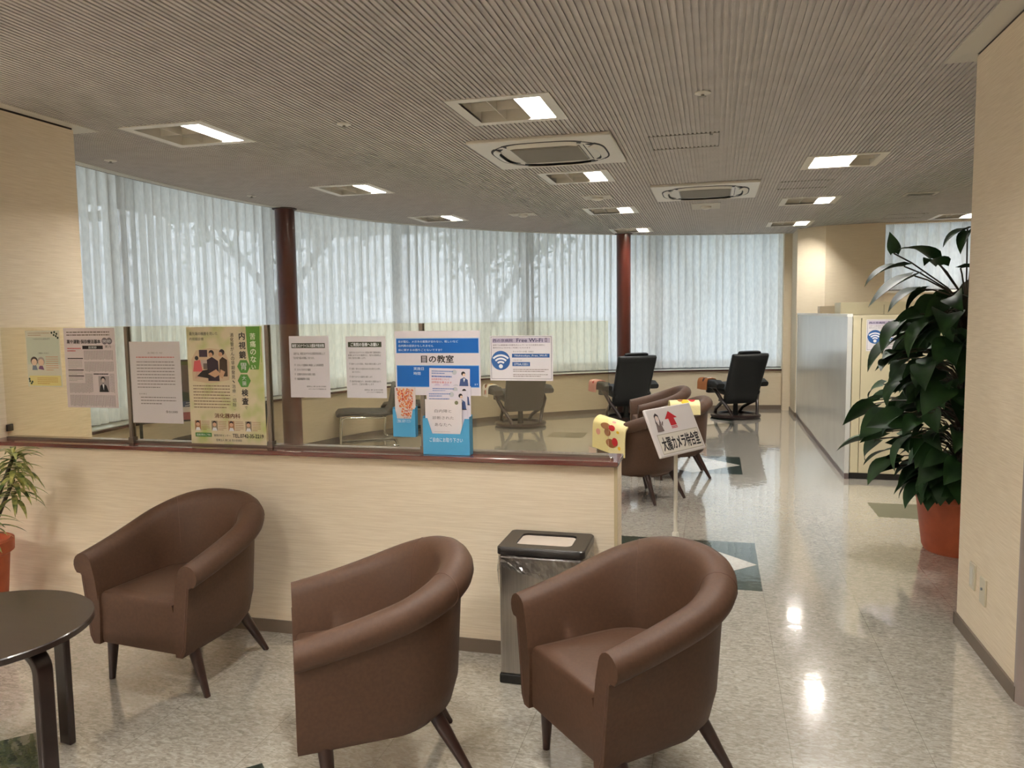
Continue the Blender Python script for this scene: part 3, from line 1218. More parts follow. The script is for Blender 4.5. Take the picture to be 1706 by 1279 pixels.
p.disc(0.73, 0.64, 0.045, INK, 3); p.disc(0.73, 0.652, 0.033, ink(214, 196, 190), 4)
p.poly([(0.65, 0.80), (0.67, 0.72), (0.73, 0.69), (0.79, 0.72), (0.83, 0.80)], INK, 3)
p.poly([(0.71, 0.70), (0.75, 0.70), (0.735, 0.78)], WHITE, 4)
place(p, 'newspaper_page', -3.212, 1.463, 'pinkish newspaper page taped to the glass, second sheet from the left', 'newspaper')

# 3 white notice letter
p = Print(0.292, 0.405, ink(227, 222, 226))
p.text('お知らせ', 0.36, 0.125, 0.66, 0.15, GREY, 3)
p.lines(0.13, 0.175, 0.88, 0.205, 1, ink(206,120,118), 0.4, seed=21, short=0)
p.lines(0.13, 0.23, 0.88, 0.58, 9, GREY, 0.28, seed=22)
p.text('【対象】', 0.16, 0.63, 0.30, 0.648, GREY, 3)
p.lines(0.18, 0.665, 0.88, 0.78, 3, GREY, 0.3, seed=23)
p.disc(0.69, 0.857, 0.02, INK, 2, 12); p.disc(0.69, 0.857, 0.012, ink(227, 222, 226), 3, 12)
p.text('西の京病院', 0.725, 0.845, 0.90, 0.872, INK, 3)
place(p, 'notice_letter', -2.820, 1.392, 'tall white typed letter on the glass left of the green poster', 'notice')

# 4 green clinic poster
p = Print(0.415, 0.570, noise_mat('clinic_poster_paper', srgb(226, 214, 184), srgb(186, 198, 116), (1, 1, 1), 9, 0.6, lo=0.47, hi=0.72, detail=2.0))
G1, G2 = ink(96, 148, 60), ink(176, 196, 110)
p.poly([(0.79, 0.0), (0.97, 0.0), (0.965, 0.24), (0.94, 0.36), (0.83, 0.36), (0.80, 0.2)], G1, 2)
p.rect(0.97, 0.0, 0.985, 0.3, G2, 2)
p.text('最先端の機器を用いた', 0.04, 0.043, 0.42, 0.072, INK, 3)
p.text('内視鏡診療', 0.04, 0.09, 0.23, 0.116, INK, 3)
# photo: three people at an examination
p.poly([(0.06, 0.46), (0.05, 0.28), (0.12, 0.2), (0.3, 0.18), (0.5, 0.2), (0.56, 0.3), (0.55, 0.45), (0.3, 0.48)], ink(214, 190, 160), 2)
p.rect(0.16, 0.195, 0.27, 0.255, ink(60, 44, 58), 3)
p.disc(0.125, 0.265, 0.025, INK, 4); p.poly([(0.07, 0.38), (0.09, 0.29), (0.17, 0.28), (0.2, 0.38)], ink(214, 100, 104), 3)
p.disc(0.325, 0.222, 0.035, INK, 4); p.disc(0.315, 0.236, 0.026, ink(206, 160, 128), 5)
p.poly([(0.27, 0.46), (0.26, 0.28), (0.33, 0.255), (0.41, 0.29), (0.42, 0.46)], ink(50, 36, 48), 3)
p.disc(0.465, 0.215, 0.035, INK, 4); p.disc(0.445, 0.232, 0.026, ink(206, 160, 128), 5)
p.poly([(0.42, 0.42), (0.43, 0.28), (0.47, 0.255), (0.53, 0.28), (0.53, 0.42)], ink(58, 42, 30), 4)
p.poly([(0.09, 0.44), (0.11, 0.38), (0.17, 0.38), (0.26, 0.43)], ink(206, 172, 150), 3)
p.poly([(0.27, 0.40), (0.38, 0.36), (0.44, 0.40), (0.36, 0.43)], ink(206, 166, 136), 5)
p.poly([(0.44, 0.36), (0.50, 0.38), (0.46, 0.44), (0.42, 0.42)], ink(206, 166, 136), 5)
p.rect(0.18, 0.28, 0.26, 0.34, ink(196, 180, 176), 2)
p.rect(0.21, 0.31, 0.27, 0.36, ink(110, 96, 90), 2)
p.poly([(0.12, 0.42), (0.2, 0.37), (0.28, 0.36), (0.3, 0.44)], ink(34, 28, 24), 4)
p.vtext('消化管がんの早期発見、治療（切除）', 0.605, 0.05, 0.72, INK, 0.034, 3)
p.vtext('内視鏡', 0.735, 0.04, 0.275, INK, 0.062, 3, True)
for i, (s, vc) in enumerate((('胃', 0.335), ('大腸', 0.455))):
    k = 0.415 / 0.57
    p.poly([(0.745 + 0.085 * cos(a), vc + 0.085 * k * sin(a)) for a in [j * pi / 3 for j in range(6)]], ink(84, 140, 62), 3)
    if len(s) == 1:
        p.text(s, 0.705, vc - 0.03, 0.785, vc + 0.03, WHITE, 4, True, 'c')
    else:
        p.vtext(s, 0.745, vc - 0.045, vc + 0.045, WHITE, 0.04, 4)
p.vtext('検査', 0.745, 0.52, 0.66, INK, 0.06, 3, True)
p.text('で', 0.735, 0.672, 0.775, 0.695, INK, 3)
p.vtext('苦痛のない', 0.875, 0.05, 0.37, ink(236, 240, 220), 0.052, 4, True)
p.lines(0.06, 0.49, 0.55, 0.70, 8, ink(130, 108, 88), 0.28, 3, seed=31, short=0.1)
p.btext('消化器内科', 0.33, 0.735, 0.67, 0.775, ink(110, 70, 50), 3)
for i in range(4):
    u = 0.06 + 0.225 * i
    p.rect(u, 0.80, u + 0.08, 0.885, ink(176, 130, 96) if i % 2 == 0 else ink(150, 136, 116), 3)
    p.disc(u + 0.04, 0.818, 0.024, INK, 4, 14); p.disc(u + 0.04, 0.832, 0.024, ink(222, 180, 150), 5, 14)
    p.poly([(u + 0.005, 0.885), (u + 0.02, 0.858), (u + 0.06, 0.858), (u + 0.075, 0.885)], WHITE, 4)
    p.lines(u + 0.09, 0.80, u + 0.20, 0.885, 6, ink(170, 120, 100), 0.3, 3, seed=33 + i)
p.rect(0.06, 0.905, 0.28, 0.94, ink(70, 128, 56), 3); p.text('健康診断のご予約', 0.075, 0.912, 0.265, 0.933, WHITE, 4)
p.text('健康診断センター', 0.31, 0.915, 0.53, 0.935, INK, 3)
p.btext('TEL.0742-35-2219', 0.56, 0.908, 0.965, 0.94, INK, 3)
p.text('医療法人 康仁会 西の京病院', 0.34, 0.955, 0.68, 0.975, INK, 3)
place(p, 'clinic_poster', -2.487, 1.462, 'tall green and cream clinic poster with a photo of staff on the glass', 'poster')

# 5 and 6: two notices
p = Print(0.205, 0.288, ink(226, 221, 226))
DG = ink(70, 74, 58)
p.rect(0.06, 0.115, 0.9, 0.195, DG); p.btext('新型コロナウイルス感染予防対策', 0.08, 0.128, 0.88, 0.182, WHITE, 3)
p.text('当院では、新型コロナウイルス感染予防対策として', 0.11, 0.265, 0.90, 0.305, INK, 3)
p.text('下記の取り組みを実施しております。', 0.09, 0.335, 0.63, 0.375, INK, 3)
for v, s, u1 in ((0.455, 'スタッフ出勤前の検温による体調管理', 0.85), (0.53, 'スタッフのマスク着用', 0.52), (0.605, '定期的な院内の消毒と換気', 0.64), (0.68, '検査機器等の消毒', 0.49)):
    p.frame(0.12, v, 0.15, v + 0.025, 0.004, INK, 3)
    p.text(s, 0.18, v - 0.003, u1, v + 0.035, INK, 3)
p.text('医療法人 康仁会 西の京病院', 0.42, 0.805, 0.90, 0.83, INK, 3)
p.text('メディカルプラザ薬師西の京', 0.46, 0.848, 0.90, 0.872, INK, 3)
place(p, 'prevention_notice', -1.932, 1.414, 'white notice with a dark title bar, just right of the left mahogany column', 'notice', 'white notices with dark title bars')
p = Print(0.198, 0.283, ink(225, 221, 225))
p.rect(0.06, 0.09, 0.9, 0.175, DG); p.btext('ご来院の皆様へお願い', 0.13, 0.103, 0.83, 0.16, WHITE, 3)
for v, s, u0, u1 in ((0.245, '当院ではコロナウイルス感染対策で健康者様の', 0.09, 0.88), (0.29, '皆様にはマスクの着用など、院内の感染防止', 0.06, 0.88), (0.335, '何卒ご協力をお願いします。', 0.06, 0.5),
                     (0.43, '院内へ入られる際は、手指の消毒をお願いします', 0.13, 0.87), (0.51, '発熱・咳などの症状のある方は受付にお申し', 0.13, 0.87), (0.56, '出ください。', 0.15, 0.36), (0.64, '院内ではマスクの着用をお願いします', 0.13, 0.65),
                     (0.715, '感染予防の観点より、院内の椅子に間隔をあけて', 0.13, 0.86), (0.76, 'おかけ、ご協力お願いします', 0.14, 0.68)):
    p.text(s, u0, v, u1, v + 0.032, INK, 3)
for v in (0.43, 0.51, 0.64, 0.715):
    p.frame(0.08, v, 0.105, v + 0.025, 0.004, INK, 3)
p.text('医療法人 康仁会 西の京病院', 0.45, 0.855, 0.91, 0.88, INK, 3)
p.text('メディカルプラザ薬師西の京', 0.5, 0.893, 0.91, 0.917, INK, 3)
place(p, 'request_notice', -1.642, 1.411, 'white notice with a dark title bar, above the cantilever chair', 'notice', 'white notices with dark title bars')

# 7 blue eye-class poster
p = Print(0.402, 0.288, ink(226, 218, 222))
p.rect(0.015, 0.11, 0.985, 0.345, ink(150, 190, 230), 1)
p.rect(0.02, 0.12, 0.98, 0.34, BLUE, 2)
for i, (s, u1) in enumerate((('目が霞む、メガネの度数が合わない、眩しいなど', 0.75), ('白内障の症状かもしれません', 0.46), ('目に関するお困りごとないですか？', 0.56))):
    p.text(s, 0.045, 0.145 + 0.065 * i, u1, 0.183 + 0.065 * i, WHITE, 3)
p.btext('目の教室', 0.31, 0.375, 0.69, 0.49, INK, 3)
p.rect(0.015, 0.53, 0.985, 0.875, ink(150, 190, 230), 1)
p.rect(0.02, 0.54, 0.98, 0.865, BLUE, 2)
p.text('実施日', 0.22, 0.56, 0.34, 0.61, WHITE, 3)
p.text('時間', 0.22, 0.635, 0.30, 0.685, WHITE, 3)
p.text('ます', 0.93, 0.81, 0.97, 0.84, WHITE, 3)
place(p, 'eye_class_poster', -1.396, 1.433, 'white and blue poster with a large black headline on the glass behind the leaflets', 'poster', y=3.2835)


# 8 wifi
def wifi_print(w, h):
    p = Print(w, h, ink(226, 221, 224))
    B = ink(52, 96, 156)
    p.rect(0.04, 0.05, 0.96, 0.16, ink(190, 180, 200), 1)
    p.frame(0.02, 0.02, 0.98, 0.96, 0.005, ink(80, 80, 84), 2)
    p.btext('西の京病院', 0.05, 0.07, 0.37, 0.14, ink(90, 80, 110), 3)
    p.btext('Free Wi-Fi', 0.43, 0.06, 0.84, 0.14, ink(70, 64, 96), 3)
    p.frame(0.88, 0.055, 0.91, 0.14, 0.006, INK, 3)
    p.text('当院では患者様の利便性向上とサービスの充実を目的に', 0.05, 0.19, 0.88, 0.225, ink(90, 70, 80), 3)
    p.text('無料のFree Wi-Fiをご利用いただけます', 0.05, 0.25, 0.65, 0.285, ink(90, 70, 80), 3)
    p.disc(0.175, 0.55, 0.15, B, 2, 36)
    k = w / h
    c = (0.175, 0.55 + 0.09 * k)
    p.disc(c[0], c[1], 0.033, WHITE, 3)
    for r0, r1 in ((0.055, 0.085), (0.105, 0.135), (0.155, 0.185)):
        p.arc(c[0], c[1], r0, r1, radians(225), radians(315), WHITE, 3)
    p.text('ネットワーク名（SSID）', 0.37, 0.335, 0.70, 0.37, INK, 3)
    p.rect(0.355, 0.40, 0.95, 0.485, B, 2)
    p.text('Nishinokyo_Free_Wi-Fi', 0.40, 0.42, 0.91, 0.475, WHITE, 3)
    p.text('パスワード', 0.37, 0.53, 0.51, 0.56, INK, 3)
    p.rect(0.36, 0.585, 0.64, 0.675, B, 2)
    p.text('1F9A1001', 0.39, 0.605, 0.61, 0.66, WHITE, 3)
    p.lines(0.37, 0.73, 0.93, 0.81, 2, SOFT, 0.32, seed=41, short=0.1)
    p.lines(0.37, 0.845, 0.92, 0.92, 2, SOFT, 0.32, seed=42, short=0.2)
    return p


place(wifi_print(0.281, 0.196), 'wireless_notice', -0.952, 1.409, 'white wireless network notice on the glass at the right end of the screen', 'notice', 'wireless network notices')

# brochure holders
CU = ink(40, 110, 160)


def holder(name, x0, z0, w, h, d, lab):
    t = thing(name, lab, 'brochure holder', (x0, 3.292, z0))
    mb = MB()
    # back, sides, bottom and a front with a tapered cut-out
    mb.box(0, -0.002, 0, w, 0, h * 0.62)
    mb.box(0, -d, 0, w, 0, 0.002)
    for xa in (0, w - 0.002):
        mb.box(xa, -d, 0, xa + 0.002, 0, h * 0.60)
    fh = h * 0.57
    c0, c1, cz = w * 0.10, w * 0.20, h * 0.33
    f = [(0, 0), (w, 0), (w, fh), (w - c0, fh), (w - c1, cz), (c1, cz), (c0, fh), (0, fh)]
    vs_ = [(a, -d, b) for a, b in f] + [(a, -d - 0.002, b) for a, b in f]
    n = len(f)
    fs = [(0, 1, 4, 5), (1, 2, 3, 4), (0, 5, 6, 7), (n + 5, n + 4, n + 1, n), (n + 4, n + 3, n + 2, n + 1), (n + 7, n + 6, n + 5, n)]
    fs += [(i, n + i, n + (i + 1) % n, (i + 1) % n) for i in range(n)]
    mb.add(vs_, fs)
    o = mb.build('pocket', M['holder'], t)
    return t


t = holder('small_leaflet_holder', -1.405, 0.957, 0.108, 0.222, 0.03, 'small blue leaflet holder fixed to the glass beside the larger one')
p = Print(0.10, 0.03, M['holder'], 0.0005)
p.text('ご自由にお取りください', 0.16, 0.1, 0.84, 0.6, WHITE, 2)
p.build('print', t, (0.004, -0.0327, 0.083))
p = Print(0.098, 0.20, ink(226, 212, 206), 0.006)
rnd = random.Random(4)
for i in range(260):
    v = rnd.random() ** 1.2 * 0.62
    u = 0.05 + (0.5 + 0.45 * (rnd.random() * 2 - 1) * (1 - 0.6 * v)) * 0.9 + 0.1 * v
    c = rnd.choice([ink(214, 110, 70), ink(226, 150, 90), ink(200, 84, 66), ink(234, 180, 130)])
    p.disc(min(max(u, 0.07), 0.93), v + 0.03, rnd.uniform(0.018, 0.045), c, 1 + i % 4, 6)
for i in range(30):
    p.disc(0.55 + rnd.uniform(-0.15, 0.2), 0.72 + rnd.uniform(-0.08, 0.1), 0.02, rnd.choice([ink(120, 80, 110), ink(200, 110, 110)]), 2 + i % 3, 6)
tag(p.build('leaflet_stack', None, (-1.399, 3.275, 1.180)), 'leaflets with orange leaf print in the small blue holder', 'leaflets')

t = holder('large_leaflet_holder', -1.256, 0.884, 0.218, 0.285, 0.045, 'large blue leaflet holder standing on the partition cap')
p = Print(0.21, 0.05, M['holder'], 0.0005)
p.text('ご自由にお取り下さい', 0.13, 0.1, 0.87, 0.5, WHITE, 2)
p.build('print', t, (0.004, -0.0477, 0.082))
p = Print(0.172, 0.235, ink(230, 221, 221), 0.004)
for i, s in enumerate(('白内障と', '診断された', 'あなたへ')):
    p.text(s, 0.26 if i != 1 else 0.20, 0.19 + 0.13 * i, 0.72 if i != 1 else 0.78, 0.25 + 0.13 * i, ink(110, 96, 96), 2)
p.lines(0.24, 0.60, 0.68, 0.72, 3, ink(190, 170, 168), 0.15, seed=51)
p.disc(0.86, 0.06, 0.05, ink(120, 120, 90), 2)
for u, c in ((0.4, ink(60, 50, 56)), (0.66, ink(44, 38, 40)), (0.76, ink(56, 46, 46)), (0.88, ink(130, 112, 112))):
    p.disc(u, 0.81, 0.05, c, 2, 14, pi, 2 * pi)
tag(p.build('cataract_booklet', None, (-1.248, 3.258, 1.130)), 'pale pink booklet in front of the large blue holder', 'booklet')


def study_sheet(x0, y, z1, lab, rz=0.0):
    p = Print(0.19, 0.27, ink(224, 216, 226), 0.0015)
    LB = ink(120, 140, 190)
    p.lines(0.06, 0.03, 0.6, 0.10, 2, LB, 0.5, seed=61)
    p.disc(0.62, 0.06, 0.06, ink(196, 196, 200), 1)
    p.lines(0.06, 0.115, 0.56, 0.15, 1, ink(80, 110, 180), 0.6, seed=62, short=0)
    p.text('白内障手術について', 0.06, 0.165, 0.50, 0.20, RED, 3)
    p.text('説明会を開きます', 0.06, 0.215, 0.56, 0.25, RED, 3)
    p.disc(0.2, 0.32, 0.09, ink(206, 190, 214), 1); p.disc(0.42, 0.32, 0.1, ink(206, 190, 214), 1); p.disc(0.66, 0.32, 0.09, ink(206, 200, 210), 1)
    p.disc(0.84, 0.08, 0.05, INK, 3); p.disc(0.86, 0.10, 0.035, ink(226, 196, 176), 4)
    p.poly([(0.74, 0.30), (0.77, 0.17), (0.86, 0.14), (0.95, 0.18), (0.97, 0.30)], ink(66, 84, 130), 3)
    p.poly([(0.84, 0.16), (0.89, 0.16), (0.86, 0.22)], WHITE, 4)
    p.rect(0.70, 0.30, 0.98, 0.312, INK, 3)
    o = p.build('study_sheet', None, (x0, y, z1), (0, rz, 0))
    return tag(o, lab, 'leaflet', 'leaflets with a woman in blue in the large holder')


study_sheet(-1.232, 3.2795, 1.268, 'topmost lilac leaflet with a woman in blue, hung high over the blue poster', 0.02)
study_sheet(-1.228, 3.2750, 1.190, 'lilac leaflet just under the topmost one, only a strip showing', 0.01)
study_sheet(-1.244, 3.2700, 1.166, 'lilac leaflet directly behind the pink booklet', -0.01)


# ------------------------------------------------------------------ tub armchairs
def upath(t, a=0.285, yf=-0.262, yc=0.03, yb=0.300):
    """outline of the tub in plan, t 0..1 from the left front round the back; returns point and outward normal"""
    L1 = yc - yf
    h = yb - yc
    Le = pi * sqrt((a * a + h * h) / 2)
    tot = 2 * L1 + Le
    s = t * tot
    if s <= L1:
        return (-a, yf + s), (-1, 0)
    if s >= L1 + Le:
        return (a, yc - (s - L1 - Le)), (1, 0)
    an = pi - pi * (s - L1) / Le
    e = 2 / 2.25
    c, si = cos(an), sin(an)
    x = a * math.copysign(abs(c) ** e, c)
    y = yc + h * abs(si) ** e
    n = Vector((c / a, si / h, 0)).normalized()
    return (x, y), (n.x, n.y)


def make_armchair(lab, loc, rz):
    t = thing('tub_armchair', lab, 'armchair', loc, rz, 'brown leather tub armchairs')
    NS = 56

    def section(u):
        (px, py), (nx, ny) = upath(u)
        w = (py + 0.262) / 0.562
        h = 0.562 + 0.168 * (w ** 1.05) - 0.012 * sin(pi * w)
        zb = 0.195 + 0.018 * w
        rise = min(1.0, max(0.0, (py - 0.06) / 0.2))
        prof = [(-0.058 - 0.03 * rise, zb), (-0.040 - 0.012 * rise, zb + 0.03), (-0.030, 0.32), (-0.014, h - 0.12), (-0.010, h - 0.082 - 0.012 * w)]
        cxx, cz, r = -0.018 - 0.010 * w, h - 0.045 - 0.010 * w, 0.047 + 0.010 * w
        for k in range(11):
            an = radians(-48 + 218 * k / 10)
            prof.append((cxx + r * cos(an), cz + r * sin(an)))
        prof += [(-0.080 - 0.018 * w, h - 0.10), (-0.092 - 0.022 * w, h - 0.19), (-0.098 - 0.022 * w, 0.40), (-0.098 - 0.02 * w, 0.30), (-0.09 - 0.02 * w, zb)]
        return [(px + nx * o, py + ny * o, z) for o, z in prof]
    mb = MB()
    mb.loft([section(i / NS) for i in range(NS + 1)])
    mb.build('tub_back', M['leather'], t, smooth=50)
    # piping under the rolled rim and the vertical back seams
    mb = MB()
    pth = []
    for i in range(NS + 1):
        (px, py), (nx, ny) = upath(i / NS)
        w = (py + 0.262) / 0.562
        h = 0.562 + 0.168 * (w ** 1.05) - 0.012 * sin(pi * w)
        pth.append((px - nx * 0.010, py - ny * 0.010, h - 0.084 - 0.012 * w))
    mb.tube(pth, 0.0035, 6)
    for sx in (-1, 1):
        fx = [(sx * 0.220, -0.262, 0.205), (sx * 0.233, -0.262, 0.235), (sx * 0.244, -0.262, 0.32), (sx * 0.261, -0.262, 0.45), (sx * 0.264, -0.262, 0.475)]
        mb.tube(fx, 0.0018, 6)
    for u in (0.335, 0.665):      # stitched seams up the inside
        S = section(u)[4:18]
        mb.tube(S, 0.0016, 5)
    mb.build('piping', M['leather_seam'], t, smooth=60)
    # seat block with crowned top, following the tub's inside
    mb = MB()
    outl = []
    for i in range(41):
        (px, py), (nx, ny) = upath(0.03 + 0.94 * i / 40)
        outl.append((px - nx * 0.097, max(py - ny * 0.097, -0.20)))
    x0 = outl[0][0]
    outl = [(x0, -0.252)] + outl + [(outl[-1][0], -0.252)]
    rings = []
    for sc, z in ((0.985, 0.20), (1.0, 0.212), (1.0, 0.385), (0.985, 0.402), (0.95, 0.411), (0.8, 0.418), (0.4, 0.424), (0.02, 0.426)):
        rings.append([(x * sc, (y + 0.02) * sc - 0.02, z) for x, y in outl])
    mb.loft(rings)
    mb.build('seat', M['leather'], t, smooth=40)
    for sx, sy, ex, ey in ((-0.205, -0.185, -0.25, -0.165), (0.205, -0.185, 0.25, -0.165), (-0.145, 0.165, -0.185, 0.283), (0.145, 0.165, 0.185, 0.283)):
        mb = MB()
        mb.tube([(sx, sy, 0.225), (sx + (ex - sx) * 0.2, sy + (ey - sy) * 0.2, 0.18), (ex, ey, 0.0)], [0.024, 0.023, 0.0125], 14)
        mb.build('leg', M['leg'], t, smooth=50)
    return t


ch1 = make_armchair('brown leather tub armchair beside the round table, left of the three in front', (-2.175, 2.78, 0), radians(-6))
CH = [((-1.085, 2.32), -59, 'brown leather tub armchair seen side-on, middle of the three in front'),
      ((-0.262, 2.455), -48, 'brown leather tub armchair in front of the steel waste bin'),
      ((-0.56, 6.38), -125, 'brown leather tub armchair behind the sign with a cream towel over its arm'),
      ((-0.34, 7.30), -78, 'brown leather tub armchair with a yellow towel on its back, second behind the sign'),
      ((-0.56, 8.30), -75, 'brown leather tub armchair farthest behind the sign, only its rim showing')]
for (x, y), d, lab in CH:
    dup(ch1, (x, y, 0), radians(d), lab)

# ------------------------------------------------------------------ round table
TC, TZ, TR = (-2.262, 1.886), 0.54, 0.342
t = thing('round_table', 'low round espresso wood table with bent legs at the left edge', 'table', (TC[0], TC[1], 0))
mb = MB()
mb.lathe([(0.0, TZ - 0.026), (TR - 0.012, TZ - 0.026), (TR, TZ - 0.02), (TR, TZ - 0.003), (TR - 0.003, TZ), (0.0, TZ)], 72, caps=False)
mb.build('tabletop', M['table'], t, smooth=40)
for a in (82, -6, 172, 262):
    R_ = Matrix.Rotation(radians(a), 4, 'Z')
    mb = MB()
    rad, th, w = 0.075, 0.026, 0.028
    Z0 = TZ - 0.027
    xo = 0.31
    outer = [(0.06, Z0)] + [(xo - rad + rad * sin(k * pi / 16), Z0 - rad + rad * cos(k * pi / 16)) for k in range(9)] + [(xo, 0.0)]
    ri = rad - th
    inner = [(0.06, Z0 - th)] + [(xo - rad + ri * sin(k * pi / 16), Z0 - rad + ri * cos(k * pi / 16)) for k in range(9)] + [(xo - th, 0.0)]
    rings = []
    for (ox, oz), (ix, iz) in zip(outer, inner):
        rings.append([R_ @ Vector(q) for q in ((ox, -w, oz), (ox, w, oz), (ix, w, iz), (ix, -w, iz))])
    mb.loft(rings)
    mb.build('leg', M['table_leg'], t, bevel=0.006, segs=3)

# ------------------------------------------------------------------ waste bin
t = thing('waste_bin', 'brushed steel waste bin with a black lid and clear bag against the low wall', 'waste bin', (-0.664, 3.10, 0))
mb = MB(); mb.box(-0.172, -0.132, 0.035, 0.172, 0.118, 0.535)
mb.build('body', M['steel'], t, bevel=0.012, segs=3)
mb = MB(); mb.box(-0.176, -0.136, 0.0, 0.176, 0.120, 0.038)
mb.build('base', M['black_matte'], t, bevel=0.006)
mb = MB()


def rrect(w, h, r, n=5):
    out = []
    for cx, cy, a0 in ((w - r, h - r, 0), (-w + r, h - r, 90), (-w + r, -h + r, 180), (w - r, -h + r, 270)):
        for k in range(n + 1):
            a = radians(a0 + 90 * k / n)
            out.append((cx + r * cos(a), cy + r * sin(a)))
    return out


o_ = rrect(0.180, 0.132, 0.022); i_ = rrect(0.116, 0.080, 0.025)
mb.loft([[(x, y - 0.008, 0.540) for x, y in o_], [(x, y - 0.008, 0.566) for x, y in o_], [(x * 0.975, (y) * 0.97 - 0.008, 0.571) for x, y in o_],
         [(x, y - 0.004, 0.571) for x, y in i_], [(x, y - 0.004, 0.537) for x, y in i_]], True, False, close_path=True)
mb.build('lid', M['black_pl'], t, smooth=40)
mb = MB()
mb.loft([[(x * 0.98, y * 0.9 - 0.004, 0.561) for x, y in i_], [(x * 0.98, y * 0.9 - 0.004, 0.5645) for x, y in i_]])
mb.build('flap', M['steel_in'], t)
mb = MB()   # bag skirt hanging out below the lid
per = rrect(0.176, 0.128, 0.016, 4)
rnd = random.Random(9)
rings = []
for k in range(7):
    f = k / 6
    ring = []
    for j, (x, y) in enumerate(per):
        drop = 0.05 + 0.035 * sin(j * 1.3) + 0.03 * sin(j * 2.9 + 1)
        wv = 1 + 0.012 * f * sin(j * 2.2 + k) + 0.004
        ring.append((x * wv, y * wv - 0.006, 0.536 - (0.05 + drop) * f * 0.9))
    rings.append(ring)
# subdivide round the bin for crinkles
den = []
for r in rings:
    rr = []
    for j in range(len(r)):
        a, b = Vector(r[j]), Vector(r[(j + 1) % len(r)])
        m_ = max(1, int((b - a).length / 0.012))
        rr.append((a, b, m_))
    den.append(rr)
cnt = [x[2] for x in den[0]]
rings2 = []
for k, rr in enumerate(den):
    out = []
    for j, (a, b, _) in enumerate(rr):
        for q in range(cnt[j]):
            p_ = a.lerp(b, q / cnt[j])
            nrm = Vector((p_.x / 0.176, p_.y / 0.128, 0))
            if abs(nrm.x) > abs(nrm.y):
                nrm = Vector((math.copysign(1, nrm.x), 0, 0))
            else:
                nrm = Vector((0, math.copysign(1, nrm.y), 0))
            out.append(p_ + nrm * rnd.uniform(-0.002, 0.008) * (0.4 + k / 6))
    rings2.append(out)
mb.loft(rings2, True, False)
o = mb.build('plastic_bag', M['bag'], t)
o['label'] = 'crinkled clear plastic bag'

# ------------------------------------------------------------------ sign stand
t = thing('sign_stand', 'white slanted sign board with a red arrow on a thin pole', 'sign', (-0.232, 5.035, 0))
mb = MB(); mb.lathe([(0.13, 0.0), (0.13, 0.012), (0.11, 0.02), (0.03, 0.026)], 40)
mb.build('base', M['plastic_white'], t, smooth=40)
mb = MB(); mb.tube([(0, 0, 0.02), (0, 0, 0.63)], 0.0125, 16)
mb.build('pole', M['plastic_white'], t, smooth=40)
mb = MB(); mb.lathe([(0.022, 0.045), (0.022, 0.08), (0.018, 0.09), (0.014, 0.092)], 20)
mb.build('collar', M['plastic_white'], t, smooth=40)
U = Vector((0.262, 0.378, 0.010)).normalized()
V = Vector((0.127, -0.056, -0.294))
V = (V - U * V.dot(U)).normalized()
NRM = U.cross(V)          # points away from the viewer side?
if NRM.dot(Vector((0, 1, 0))) < 0:
    NRM = -NRM
BW, BH = 0.462, 0.318
cen = Vector((0.0, -0.001, 0.759))
# local print axes: x=U, z=-V, y=back
Rm = Matrix((U, NRM, -V)).transposed()
eul = Rm.to_euler()
tl = cen - U * BW / 2 - V * BH / 2
mb = MB()
mb.box(0, 0.0, -BH, BW, 0.022, 0)
o = mb.build('board', M['sign_face'], t, tuple(tl), rot=eul, bevel=0.008, segs=3)
p = Print(BW * 0.92, BH * 0.92, M['sign_face'], 0.0006)
p.rect(0.03, 0.545, 0.995, 0.985, ink(176, 166, 150), 1)
p.rect(0.04, 0.56, 0.985, 0.97, ink(222, 214, 202), 2)
p.btext('大腸カメラ待合室', 0.075, 0.615, 0.955, 0.915, INK, 3, 0.012)
AR = ink(190, 28, 40)
p.poly([(0.46, 0.07), (0.62, 0.24), (0.54, 0.24), (0.56, 0.40), (0.42, 0.40), (0.41, 0.24), (0.33, 0.24)][::-1], AR, 2)
p.rect(0.42, 0.415, 0.56, 0.432, AR, 2); p.rect(0.42, 0.445, 0.56, 0.462, AR, 2)
# line drawing of a nurse
p.disc(0.155, 0.16, 0.05, ink(60, 44, 44), 2); p.disc(0.155, 0.19, 0.038, ink(226, 206, 196), 3)
p.poly([(0.105, 0.13), (0.155, 0.07), (0.205, 0.13)], ink(56, 42, 44), 3)
p.poly([(0.11, 0.17), (0.125, 0.30), (0.095, 0.30)], ink(60, 44, 44), 3); p.poly([(0.2, 0.17), (0.215, 0.30), (0.185, 0.30)], ink(60, 44, 44), 3)
p.poly([(0.08, 0.49), (0.10, 0.30), (0.155, 0.27), (0.21, 0.30), (0.23, 0.49)], ink(120, 104, 100), 2)
p.poly([(0.13, 0.28), (0.18, 0.28), (0.155, 0.36)], ink(228, 216, 210), 3)
p.poly([(0.215, 0.33), (0.25, 0.27), (0.27, 0.28), (0.235, 0.38)], ink(120, 104, 100), 2)
p.build('face_print', t, tuple(tl + U * BW * 0.04 + V * BH * 0.04 - NRM * 0.0006), eul)


